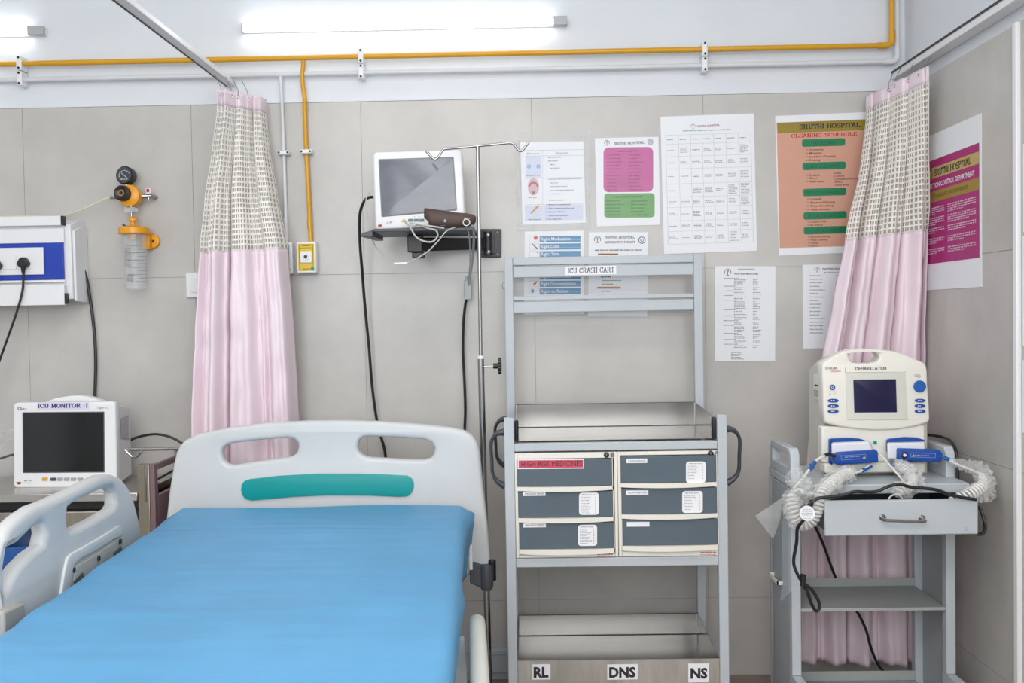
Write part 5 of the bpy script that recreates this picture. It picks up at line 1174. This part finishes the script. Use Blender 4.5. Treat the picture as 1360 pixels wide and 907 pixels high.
b=B(); b.box((x0_+.02,dK-D+.02,zt_+.0003),(x1_-.03,dK-D+.13,zk0+.003)); b.build('base', mat('monitor_base',(.6,.6,.6),.5,noise=(9,.03,ONE)), im, bev=.002)
b=B(); zq=P(160,560,dK+.05)
b.raw([(x1_+.0012,dK-D+.05,P(156,556,dK+.05).z),(x1_-.001,dK-D+.12,P(156,552,dK+.1).z),(x1_-.001,dK-D+.12,P(156,585,dK+.1).z),(x1_+.0012,dK-D+.05,P(156,582,dK+.05).z)],[(0,1,2,3)])
b.build('side_sticker', mat('sticker_grey',(.5,.49,.52),.5,noise=(60,.3,ONE)), im)
cable('black cable arching from the left monitor to the headboard', [(150,600,3.42),(168,588,3.43),(180,581.5,3.44),(200,577,3.44),(215,577.5,3.44),(230,582,3.44),(242,589,3.44),(255,600,3.45)], .0045, black_m)
cable('black cable running over the steel trolley towards the headboard', [(140,641,3.44),(165,645,3.42),(182,646,3.38),(198,642,3.36),(212,635,3.36),(230,625,3.38),(250,615,3.4)], .004, black_m)
cable('upper thin white lead leaving the left monitor at the picture edge', [(30,570,3.36),(10,572,3.36),(0,578,3.38),(-20,590,3.4)], .0018, wpipe_m)
cable('lower thin white lead leaving the left monitor at the picture edge', [(30,582,3.36),(12,584,3.36),(0,596,3.38),(-20,612,3.4)], .0018, wpipe_m)
cable('short grey cable leaving the left monitor at the picture edge', [(30,602,3.36),(14,604.5,3.36),(0,609,3.36),(-20,613,3.36)], .004, mat('cable_grey',(.08,.08,.085),.4,noise=(9,.05,ONE)))
# ================================================================ DEFIBRILLATOR TROLLEY
dq, dr_ = 2.95, 3.22; yq, yr = dq-D, dr_-D
QX0, QX1 = P(1050.6,700,dq).x, P(1268.8,700,dq).x
zq = lambda py, px=1160, d=dq: P(px,py,d).z
tq = root('equipment_trolley', 'pale grey trolley in the corner with an open drawer, carrying the defibrillator', 'trolley', ((QX0+QX1)/2,(yq+yr)/2,0))
def qb(nm, lo, hi, m_=powder_m, par=None, bev=.002): bb=B(); bb.box(lo,hi); return bb.build(nm, m_, par or tq, bev=bev)
zdk = P(1180,643,2.85).z; ydk = 2.85-D
zleg = .22
for s,x in ((0,QX0),(1,QX1-.028)):
    qb('front_upright', (x,yq,zleg+.0003), (x+.028,yq+.03,zdk-.03))
    qb('rear_upright', (x,yr-.03,.10), (x+.028,yr,zdk-.03))
    xs_ = (QX0+.0005) if s==0 else (QX1-.004)
    qb('side_panel', (xs_,yq+.0303,.10), (xs_+.0035,yr-.0303,zdk-.03), mat('trolley_side',(.40,.43,.45),.45,noise=(5,.06,ONE)))
    qb('base_leg', (x,yq-.12,.135), (x+.028,yq+.03,zleg-.0005))
    qb('front_foot', (x,yq-.12,.075),(x+.028,yq-.07,.1345))
b=B(); b.box((QX0,ydk,zdk-.0285),(QX1,yr,zdk)); b.build('top_deck', powder_m, tq, bev=.004)
for x in (QX0+.0285, ): 
    pass
# mid shelf
zs_ = zq(808)
b=B(); xa_,xb_=QX0+.0283,QX1-.0283
b.box((xa_,yq+.004,zs_-.010),(xb_,yr-.031,zs_)); b.box((xa_,yr-.034,zs_+.0003),(xb_,yr-.031,zs_+.028)); b.build('shelf', mat('shelf_grey',(.38,.40,.39),.4,noise=(5,.08,ONE)), tq, bev=.0015)
b=B(); b.box((xa_,yq+.04,.10),(xb_,yr-.031,.112)); b.box((xa_,yr-.034,.1125),(xb_,yr-.031,.145)); b.build('bottom_shelf', mat('shelf_grey',(.38,.40,.39)), tq, bev=.0015)
# runner box under deck, drawer
zt1, zt0 = P(1197,664,2.74).z, P(1197,711,2.74).z; yd=2.74-D
dx0,dx1 = P(1095.5,690,2.74).x, P(1299.5,690,2.74).x
dr = qb('drawer', (dx0,yd,zt0), (dx1,yd+.014,zt1), powder_m, None, .004)
b=B(); b.box((dx0+.012,yd+.0145,zt0+.008),(dx1-.012,yd+.30,zt0+.012)); b.box((dx0+.012,yd+.0145,zt0+.0125),(dx0+.014,yd+.30,zt1-.006)); b.box((dx1-.014,yd+.0145,zt0+.0125),(dx1-.012,yd+.30,zt1-.006)); b.box((dx0+.0145,yd+.298,zt0+.0125),(dx1-.0145,yd+.30,zt1-.006)); b.build('drawer_box', mat('drawer_inside',(.10,.105,.11),.5,noise=(5,.1,ONE)), dr)
b=B(); b.box((QX0+.03,yq+.02,zdk-.05),(QX1-.03,yr-.04,zdk-.0295)); b.build('runner_box', black_m, tq)
h0,h1_ = P(1173,688.5,2.735), P(1225,689.5,2.735)
b=B(); b.tube([h0+Vector((0,.012,.001)),h0+Vector((0,-.010,0)),h0+Vector((.008,-.022,-.001)),h1_+Vector((-.008,-.022,-.001)),h1_+Vector((0,-.010,0)),h1_+Vector((0,.012,.001))], .0042, 8, 4); hd=b.build('handle', chrome_m, dr, smooth=1)
b=B()
for h_ in (h0,h1_): b=B(); b.lathe((h_.x,yd-.0003,h_.z+.002),(0,-1,0),[(0,.0095),(.002,.0095),(.005,.006)],14); b.build('handle_boss', chrome_m, dr, smooth=1)
b=B(); c=P(1283,702,2.739); b.box(c-Vector((.0045,.0006,.006)),c+Vector((.0045,0,.006))); b.build('sticker', mat('faint_sticker',(.44,.52,.62),.5,noise=(40,.2,ONE)), dr)
# side guards with cut-outs on the deck
for x in (QX0, QX1-.028):
    zg = zdk+.0003
    y0_,y1_ = yq, yr-.02
    O=[(y0_,zg),(y0_,zg+.072),(y0_+.016,zg+.092),(y1_-.02,zg+.092),(y1_,zg+.075),(y1_,zg)]
    Hh_=[(y0_+.035,zg+.030),(y0_+.03,zg+.070),(y1_-.03,zg+.070),(y1_-.03,zg+.030)]
    plate('side_guard', [Vector((x+.014,a,c)) for a,c in O], [[Vector((x+.014,a,c)) for a,c in Hh_]], .028, .003, Vector((x+.014,y0_,zg)), Vector((0,1,0)), AY, powder_m, tq)
b=B(); c0=P(1028,800,3.12); 
b.box((QX0-.018,yr-.17,.47),(QX0-.014,yr-.06,.482)); b.box((QX0-.018,yr-.17,.47),(QX0-.0003,yr-.166,.482)); b.box((QX0-.018,yr-.064,.47),(QX0-.0003,yr-.06,.482)); b.build('side_bracket', cream_m, tq)
for x in (QX0+.014,QX1-.014):
    for y in (yq-.095, yr-.05):
        zz_ = .0745 if y<yq else .0995
        if y>yq: zz_=.0995
        b=B(); b.cyl((x-.011,y,.036),(x+.011,y,.036),.036,n=18); b.cyl((x,y,.036),(x,y,zz_),.008); b.build('caster', black_m, tq, smooth=1)

# ================================================================ DEFIBRILLATOR
dD = 2.985
UDf = lambda x,y,o=0: P(x,y,dD+o)
zbase = zdk
td = root('defibrillator', 'cream defibrillator with a navy screen and blue oval buttons on the corner trolley', 'defibrillator', (P(1163,600,dD).x, dD-D+.1, zbase))
BZ=[(1092,486),(1094,481.5),(1099,478.5),(1110,471.5),(1122,466.3),(1135,464.3),(1150,463.8),(1165,464),(1185,465.8),(1197,469),(1212,475),(1226,481),(1230.5,485),(1232,492),(1232.5,510),(1234.5,535),(1235.5,556),(1234,560.5),(1228,563),(1215,566.8),(1190,570.8),(1165,571.8),(1140,570.3),(1115,566.8),(1098,562.5),(1094.5,559),(1093.5,540),(1092.5,510)]
HO=[(1127,470),(1131,468),(1155,467),(1163,468),(1167.5,471),(1168.5,476),(1165,480.5),(1155,482.5),(1140,482.5),(1131,481),(1128.5,477)]
plate('front_bezel', [UDf(*q) for q in BZ], [[UDf(*q) for q in HO]], .055, .008, UDf(1163,520,.0275), AX, AY, cream_m, td)
# rear body: silhouette extruded back, with the space for the carry handle left free
RB=[(1094,632),(1094,486),(1100,480.5),(1112,474),(1122,470.5),(1125,484),(1170,484.5),(1173,477),(1185,475),(1200,475),(1214,479),(1228,485),(1232,500),(1232,632)]
o_=UDf(0,0).y
pts=[UDf(x,y,.056) for x,y in RB]; 
b=B(); n_=len(pts)
mid=[p_+Vector((0,.10,0)) for p_ in pts]; xc=UDf(1163,520).x
back=[Vector((xc+(p_.x-xc)*.995,p_.y+.165,min(p_.z, UDf(1163,490).z)-(.012 if p_.z>UDf(1163,600).z else 0))) for p_ in pts]
R_all=[[b.bm.verts.new(v) for v in r_] for r_ in (pts,mid,back)]
for r0,r1 in zip(R_all,R_all[1:]):
    for k in range(n_): b.bm.faces.new((r0[k],r0[(k+1)%n_],r1[(k+1)%n_],r1[k]))
b.bm.faces.new(R_all[0]); b.bm.faces.new(R_all[-1][::-1])
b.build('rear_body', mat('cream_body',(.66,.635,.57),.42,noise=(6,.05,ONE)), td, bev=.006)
# carry handle side cheeks behind the opening
b=B(); b.tube([UDf(1168,471,.03),UDf(1172,474,.07),UDf(1175,480,.10)], .009, 10, 3); b.tube([UDf(1126,473,.03),UDf(1123,476,.07),UDf(1120,481,.10)], .008, 10, 3); b.build('handle_cheek', cream_m, td, smooth=1)
# lower front
b=B(); z0_=zbase+.012; xa_,xb_=UDf(1093,600).x,UDf(1231,600).x
b.box((xa_,dD-D+.012,z0_+.03),(xb_,dD-D+.0545,UDf(1163,566).z)); b.box((xa_+.004,dD-D-.004,z0_),(xb_-.004,dD-D+.0545,z0_+.0295)); b.build('lower_front', cream_m, td, bev=.006)
for x in (xa_+.02,xb_-.02):
    for y in (dD-D+.015,dD-D+.17):
        b=B(); b.cyl((x,y,zbase+.0003),(x,y,z0_+.002),.012,n=14); b.build('foot', dgrey_m, td, smooth=1)
# screen surround
def slab2(nm, c_, o, th, rad, bev, m_, par): return slabpx(nm, c_, dD+o, th, rad, bev, m_, par)[0]
sf=slab2('screen_surround', [(1123,495.5),(1202,494),(1206,557.5),(1125,557.5)], -.0022, .002, .003, .0006, mat('surround_cream',(.68,.67,.60),.4,noise=(9,.04,ONE)), td)
slab2('screen', [(1133.4,504.2),(1190,503.5),(1191.3,547.5),(1134.8,547.8)], -.0042, .0018, .001, .0005, mat('navy_screen',(.008,.006,.055),.15,noise=(5,.2,ONE)), sf)
UF=lambda x,y: P(x,y,dD-.0004)
text('DEFIBRILLATOR',(1135.8,491.8),(1177.8,491.2),4.3,UF,ink_m,td,NB,.0008,bold=.012)
p=Print(UF,NB); p.rect(1122.3,488,1122.7,495); p.rect(1122.3,494.2,1203,494.6,-.01); p.build('panel_line', grey_ink, td)
text('SCHILLER',(1096,490.5),(1112,490.3),2.6,UF,mat('dark_red_ink',(.1,0,.01)),td,NB,.0006,bold=.01); text('DEFIGARD',(1103.5,494.2),(1116.5,494),2.2,UF,red_ink,td,NB,.0006)
def disc(nm,x,y,rx,ry,th,m_,par=td):
    bb=B(); bb.prism([P(x+rx*math.cos(a),y+ry*math.sin(a),dD-.0003) for a in [2*math.pi*i/24 for i in range(24)]],(0,-th,0)); return bb.build(nm,m_,par,bev=.0012)
for x in (1106.3,1221.6):
    for i,y in enumerate((531.9,539,546.1)):
        q=disc('oval_button',x,y,7.3,2.5,.004,blue_m); p=Print(lambda a,c: P(a,c,dD-.0043),NB,.0004)
        p.words(x-2.5,x+2.5,y,1.6,0,(1.5,3)); p.build('button_mark', white_ink, q)
q=disc('power_button',1105.3,514.3,3.6,3.6,.004,blue_m); p=Print(lambda a,c: P(a,c,dD-.0043),NB,.0004); p.ring(1105.3,514.3,1.6,.5,12); p.build('button_mark', white_ink, q)
disc('charge_button',1221,513,8.2,8,.006,mat('mid_blue_plastic',(.01,.11,.42),.3,noise=(9,.06,ONE)))
p=Print(UF,NB); p.ring(1216.5,498.6,2,.5,10); p.ring(1220.5,499.6,2.2,.5,10); p.disc(1220.5,499.6,.8); p.words(1101,1103.5,520.3,1.4,0); p.words(1108,1111,520.5,1.2,0); p.words(1101,1103.5,524,1.8,0); p.words(1108,1111,523,.8,0); p.build('small_print', grey_ink, td)
b=B(); c=P(1162,587.6,dD+.0117); b.cyl(c,c-Vector((0,.003,0)),.0055,n=18); b.build('teal_light', teal_m, td)
# side connector panel
xs_=P(1094,540,dD+.056).x
bb=B(); ya_,yb_=dD-D+.075,dD-D+.15
bb.box((xs_-.004,ya_,P(1075,531,3.1).z),(xs_+.006,yb_,P(1075,498,3.1).z)); sp_=bb.build('side_socket_panel', cream_m, td, bev=.002)
bb=B(); bb.box((xs_-.0055,ya_+.01,P(1075,527,3.1).z),(xs_-.0042,yb_-.01,P(1075,518,3.1).z)); bb.build('socket_recess', mat('socket_grey',(.45,.43,.38),.5,noise=(9,.05,ONE)), sp_)
UX=lambda x,y: PX(x,y,xs_-.0044); 
bb=B(); 
for i in range(5): bb.box((xs_-.0048,ya_+.012+i*.010,P(1075,513,3.1).z),(xs_-.0041,ya_+.020+i*.010,P(1075,511,3.1).z))
bb.build('small_print', ink_m, sp_)
# ---- paddles, docked on the front
white2=mat('paddle_white',(.78,.79,.83),.35,noise=(9,.03,ONE))
def paddle(name, label, wb, top_, hx, ang, conn):
    """wb: white block outline px; top_: blue rim outline; hx: blue grip px (x0,x1,yc,h)"""
    t_=root(name,label,'paddle',P((hx[0]+hx[1])/2,hx[2],2.95))
    b=B(); b.prism([P(x,y,2.992) for x,y in top_],(0,-.012,0)); b.build('blue_rim', blue_m, t_, bev=.002)
    b=B(); b.hexa([P(x,y,2.979) for x,y in wb],[P(x,y,2.945) for x,y in [(a+(.5 if i in(0,3) else -2), c+(1.5 if i<2 else -1)) for i,(a,c) in enumerate(wb)]]); b.build('electrode_block', white2, t_, bev=.006, seg=3)
    x0,x1,yc,h=hx; n_=8; O=[]
    ca,sa=math.cos(ang),math.sin(ang); cx_=(x0+x1)/2
    def rot(x,y): return (cx_+(x-cx_)*ca-(y-yc)*sa, yc+(x-cx_)*sa+(y-yc)*ca)
    side=conn
    for i in range(9):
        a=math.pi/2+math.pi*i/8
        O.append((x0+h*.5+h*.5*math.cos(a), yc+h*.5*math.sin(a)) if side<0 else None)
    O=[q for q in O if q]
    if side<0: pts=[(x1-2,yc-h*.5),(x1,yc-h*.35),(x1,yc+h*.4),(x1-2,yc+h*.5)]+[(x0+h*.5-h*.5*math.sin(math.pi*i/8), yc+h*.5*math.cos(math.pi*i/8)) for i in range(9)]
    else: pts=[(x0+1,yc+h*.5),(x0,yc+h*.4),(x0,yc-h*.4),(x0+1,yc-h*.5)]+[(x1-h*.5+h*.5*math.sin(math.pi*i/8), yc-h*.5*math.cos(math.pi*i/8)) for i in range(9)]
    g_=plate('grip', [P(*rot(*q),2.935) for q in pts], [], .028, .005, P(cx_,yc,2.944-.0), AX, AY, blue_m, t_)
    return t_, g_, rot
pA,gA,rotA = paddle('defibrillator_paddle','left defibrillator paddle with a plain blue grip and black cord joint',[(1104,587),(1156,585),(1163,603),(1104,606)],[(1100,583),(1103,582),(1125,581),(1140,582),(1150,585),(1152,590),(1104,590),(1104,617),(1100,615)],(1105.5,1166,607.5,17),-.065,-1)
pB,gB,rotB = paddle('defibrillator_paddle','right defibrillator paddle with a round button on its blue grip',[(1178,587),(1230,586),(1231,611),(1178,611)],[(1176.5,584),(1180,582.3),(1200,580),(1215,580.5),(1226,583.5),(1226,588),(1179,590),(1178.5,600),(1176.5,600)],(1192,1252,604.5,16.5),.035,1)
UP=lambda x,y: P(x,y,2.9295)
for g_,x0,x1,y0,y1,k_ in ((gA,1117,1150,604,610,-.065),(gB,1209.5,1242.5,601.5,607.5,.035)):
    p=Print(UP,NB,.0005)
    for q in ((x0,y0,x1,y0+.4),(x0,y1-.4,x1,y1)): p.rect(*q,k_)
    p.rect(x0,y0,x0+.4,y1); p.rect(x1-.4,y0,x1,y1); p.words(x0+5,x1-8,(y0+y1)/2,1.5,k_); p.build('grip_print', mat('pale_blue_ink',(.35,.45,.62),.5,noise=(9,.05,ONE)), g_)
    b=B(); xx=(x1-4) if g_ is gA else x0+2; b.raw([UP(xx,y1-1.3)+NB*.0007,UP(xx+3,y1-1.3)+NB*.0007,UP(xx+1.5,y0+1.2)+NB*.0007],[(0,1,2)]); b.build('warning_mark', mat('yellow_button',(.75,.6,.02)), g_)
b=B(); c=P(1201,604.3,2.9295); b.lathe(c,(0,-1,0),[(0,.0095),(.002,.0095),(.003,.0075)],20); o=b.build('button_ring', black_m, gB, smooth=1)
b=B(); b.lathe(c+Vector((0,-.0032,0)),(0,-1,0),[(0,.0045),(.003,.004)],16); b.build('shock_button', white_ink, gB, smooth=1)
# ---- paddle cords: straight lead, blue sleeve, coil, crumpled wrap
cordw=mat('white_cord',(.78,.77,.74),.4,noise=(9,.05,ONE)); wrap_m=mat('clear_wrap',(.90,.90,.88),.18,alpha=.26,noise=(30,.08,ONE),bump=(60,.8,ONE))
def helix(bb, path, R, r, pitch, n=6):
    pts=catmull([Vector(p_) for p_ in path],24); L=[0]
    for a,c in zip(pts,pts[1:]): L.append(L[-1]+(c-a).length)
    tot=L[-1]; N_=int(tot/pitch*12); out=[]; j=0; x=None
    for i in range(N_+1):
        s_=tot*i/N_
        while j<len(L)-2 and L[j+1]<s_: j+=1
        f_=(s_-L[j])/max(1e-9,L[j+1]-L[j]); p_=pts[j].lerp(pts[j+1],f_); t_=(pts[j+1]-pts[j]).normalized()
        x=(x-t_*x.dot(t_)).normalized() if x is not None else t_.orthogonal().normalized(); y=t_.cross(x); a=2*math.pi*s_/pitch
        e=min(1,min(s_,tot-s_)/.012)
        out.append(p_+(x*math.cos(a)+y*math.sin(a))*R*e)
    bb.tube(out,r,n)
def wrap(path,R,seed,par,n=18,k=8,amp=.45):
    pts=catmull([Vector(p_) for p_ in path],k); bb=B(); rings=[]; x=None; N_=len(pts)
    for i,p_ in enumerate(pts):
        t_=(pts[min(i+1,N_-1)]-pts[max(i-1,0)]).normalized(); x=(x-t_*x.dot(t_)).normalized() if x is not None else t_.orthogonal().normalized(); y=t_.cross(x)
        ring=[]
        for q in range(n):
            a=2*math.pi*q/n; rr_=R(i/(N_-1)) if callable(R) else R
            rr_*=1+amp*noise.noise(Vector((i*.9+seed,q*1.3,seed)))+amp*.5*noise.noise(Vector((i*2.9,q*2.3,seed)))
            ring.append(bb.bm.verts.new(p_+(x*math.cos(a)+y*math.sin(a))*rr_))
        rings.append(ring)
    for a,c in zip(rings,rings[1:]):
        for q in range(n): bb.bm.faces.new((a[q],a[(q+1)%n],c[(q+1)%n],c[q]))
    o=bb.build('plastic_wrap', wrap_m, par, smooth=None); return o
def pp(l): return [P(*q) for q in l]
# left coil: from the defibrillator body down over the trolley edge
t=root('coiled_cord','white coiled paddle cord in crumpled clear wrap hanging at the left of the defibrillator','cord',P(1075,705,2.8))
b=B(); b.tube(pp([(1110,606,2.93),(1100,603,2.93),(1094,606,2.92)]),.005,10,3); b.build('black_joint', black_m, t, smooth=1)
b=B(); b.tube(pp([(1095,605.5,2.92),(1085,611,2.9),(1076,622,2.87),(1065,637,2.83),(1055,648,2.80),(1052.5,655,2.79),(1056,652,2.78),(1062,650,2.78),(1066,655,2.78)]),.0042,8,5); b.build('lead', cordw, t, smooth=1)
b=B(); b.tube(pp([(1082.5,613.5,2.89),(1074.5,624.5,2.865)]),.006,10); b.build('blue_sleeve', mat('mid_blue_plastic',(.01,.11,.42)), t, smooth=1)
PA=pp([(1130,629,2.90),(1118,633,2.86),(1103,644,2.81),(1092,657,2.77),(1086,672,2.76),(1080,688,2.76),(1070,696,2.76),(1060,693,2.76),(1054,680,2.76),(1052,665,2.77),(1053,655,2.78)])
b=B(); helix(b,PA,.0155,.0036,.0105); b.build('coil', cordw, t, smooth=1)
b=B(); b.tube(pp([(1128,629,2.90),(1138,627.5,2.92),(1146,624,2.93),(1160,614,2.95)]),.0036,8,4); b.build('lead', cordw, t, smooth=1)
b=B(); b.tube(pp([(1145,625,2.93),(1157,619,2.945)]),.0058,10); b.build('blue_sleeve', mat('mid_blue_plastic',(.01,.11,.42)), t, smooth=1)
wrap(PA,lambda u:.0215+.006*math.sin(u*9),3,t); wrap(pp([(1052,630,2.82),(1060,640,2.80),(1064,652,2.78),(1060,668,2.77)]),.026,11,t,k=7,amp=.7)
# middle wrapped cord going down behind the drawer
t=root('coiled_cord','short wrapped white cord under the right paddle dropping behind the drawer front','cord',P(1205,650,2.84))
PB_=pp([(1189,618,2.93),(1198,621,2.91),(1207,628,2.88),(1213,637,2.85),(1209,646,2.82),(1196,652,2.80),(1190,659,2.80)])
b=B(); helix(b,PB_,.011,.0034,.010); b.build('coil', cordw, t, smooth=1)
b=B(); b.tube(pp([(1183,616,2.93),(1191,618.5,2.93)]),.0055,10); b.build('blue_sleeve', mat('mid_blue_plastic',(.01,.11,.42)), t, smooth=1)
wrap(PB_,lambda u:.017+.010*math.sin(u*math.pi),23,t,amp=.6)
b=B(); b.tube(pp([(1166,602,2.94),(1171,606,2.92),(1182,618,2.90),(1194,632,2.87),(1202,642,2.84)]),.0028,8,4); b.build('lead', cordw, t, smooth=1)
b=B(); b.tube(pp([(1180,663,2.79),(1184,658.5,2.79),(1191,657,2.79),(1197,660,2.79),(1199,665,2.79)]),.0022,8,4); b.build('lead', cordw, t, smooth=1)
# right coil
t=root('coiled_cord','white coiled cord in clear wrap bulging beyond the right end of the drawer','cord',P(1300,655,2.86))
b=B(); b.tube(pp([(1250,606,2.935),(1261,610.5,2.93)]),.0058,10); b.build('blue_sleeve', mat('mid_blue_plastic',(.01,.11,.42)), t, smooth=1)
b=B(); b.tube(pp([(1260,610.5,2.93),(1272,617,2.91),(1290,624,2.88),(1303,630,2.85)]),.0036,8,4); b.build('lead', cordw, t, smooth=1)
PC=pp([(1302,630,2.86),(1308,637,2.84),(1305,645,2.82),(1296,652,2.80),(1284,658,2.79),(1270,664,2.79),(1262,670,2.79)])
b=B(); helix(b,PC,.0145,.0036,.0105); b.build('coil', cordw, t, smooth=1)
wrap(pp([(1262,612,2.93),(1275,616,2.91),(1290,620,2.89),(1303,627,2.86),(1309,640,2.83),(1306,650,2.82),(1297,655,2.81),(1284,660,2.80)]),lambda u:.008+.017*min(1,u*2.2),37,t,amp=.55)
wrap(pp([(1304,640,2.86),(1311,648,2.85),(1312,658,2.85),(1306,664,2.85)]),lambda u:.018*math.sin(.3+u*2.5)+.002,51,t,amp=.6,k=6)
# black power cable draped along the drawer
t=root('black_cable','black power cable draped over the open drawer and hanging at its left','cable',P(1075,808,2.72))
dd_=2.73
b=B(); b.tube([P(1299,673,2.79),P(1303,678,2.78),P(1307.5,693,2.77),P(1308,703,2.77),P(1304,709,2.77),P(1297,709,2.775)],.0048,8,6); b.build('end_loop', black_m, t, smooth=1)
b=B(); b.tube(pp([(1297,663.5,dd_),(1280,661,dd_),(1262,657,dd_),(1245,651,dd_),(1228,648.5,dd_),(1210,647,dd_),(1195,643.5,dd_),(1180,646,dd_),(1165,652.5,dd_),(1150,653.5,dd_),(1135,653,dd_),(1118,658,dd_),(1100,660,dd_),(1086,662,dd_),(1079,667,dd_),(1077,674,dd_),(1072,684,2.71),(1066,692,2.71),(1059,702,2.72),(1058,720,2.73),(1054,745,2.74),(1058,760,2.74),(1065,772,2.74),(1078,783,2.74),(1087,798,2.74),(1088,808,2.74),(1083,811,2.74),(1077,800,2.74),(1072,785,2.74),(1066,776,2.74),(1065,762,2.74)]),.0047,8,6); b.build('cord', black_m, t, smooth=1)
b=B(); b.cyl(P(1066,778,2.735),P(1067,763,2.735),.0075); b.build('joint', black_m, t, smooth=1)
c=P(1072,681.5,2.695); n_=Vector((-.15,-1,.1)).normalized()
b=B(); b.cyl(c,c+n_*.001,.0205,n=28); tg=b.build('round_tag', paper_m, t)
Ut=lambda x,y: P(x,y,2.693)
p=Print(Ut,NB,.0028)
for k in range(7): p.words(1064+abs(k-3)*.9,1080-abs(k-3)*.9,674+k*2.4,.9,0)
p.build('tag_print', grey_ink, tg)
b=B(); b.tube(pp([(1083,700,3.15),(1093,722,3.2),(1105,755,3.24),(1112,772,3.27),(1124,795,3.28),(1138,812,3.28),(1150,836,3.28),(1156,858,3.28),(1166,882,3.28),(1182,900,3.27),(1196,906,3.25)]),.0047,8,6); b.build('black_cable', black_m, None, smooth=1, label='black cable hanging diagonally behind the trolley shelves against the pink curtain', cat='cable')
b=B(); b.tube(pp([(1230,577,3.24),(1240,578.5,3.24),(1254,581,3.2),(1263,586,3.05),(1269,596,2.97),(1271.5,610,2.95),(1272,630,2.94),(1272.5,650,2.94)]),.0045,8,6); b.build('black_cable', black_m, None, smooth=1, label='black cable from the back of the defibrillator over the right trolley guard', cat='cable')
# hanging plastic bag at the left side of the trolley
def bag(pts_l, pts_r, seed, m_, nm, label):
    bb=B(); n=14; L_=[]
    for i in range(len(pts_l)):
        a,c=P(*pts_l[i]),P(*pts_r[i])
        L_.append([a.lerp(c,j/8)+Vector((.004*noise.noise(Vector((i*.8,j*.9,seed))),-.012*math.sin(math.pi*j/8)+.01*noise.noise(Vector((i*.5,j*.6,seed+4))),0)) for j in range(9)])
    V=[[bb.bm.verts.new(q) for q in r_] for r_ in L_]
    for i in range(len(V)-1):
        for j in range(8): bb.bm.faces.new((V[i][j],V[i][j+1],V[i+1][j+1],V[i+1][j]))
    return bb.build(nm,m_,None,smooth='all',label=label,cat='bag')
bag([(1040,655,2.93),(1040,675,2.92),(1039,700,2.92),(1038,730,2.92),(1038,760,2.92),(1037,800,2.92)],[(1062,655,2.88),(1062,675,2.88),(1064,700,2.88),(1064,725,2.88),(1064,745,2.88),(1062,765,2.88)],3,mat('bluish_film',(.55,.62,.72),.12,alpha=.22,noise=(20,.1,ONE),bump=(30,.6,ONE)),'plastic_bag','clear bluish plastic bag hanging on the left side of the corner trolley')
b=B(); q=[P(1003,685,2.95),P(1040,660,2.95),P(1036,690,2.93),P(1027,716,2.94)]
b.prism([v for v in q],(0,.0006,0)); b.build('plastic_flap', mat('milky_film',(.72,.72,.73),.3,alpha=.2,noise=(20,.05,ONE)), None, label='translucent white plastic flap sticking out left of the corner trolley', cat='film')
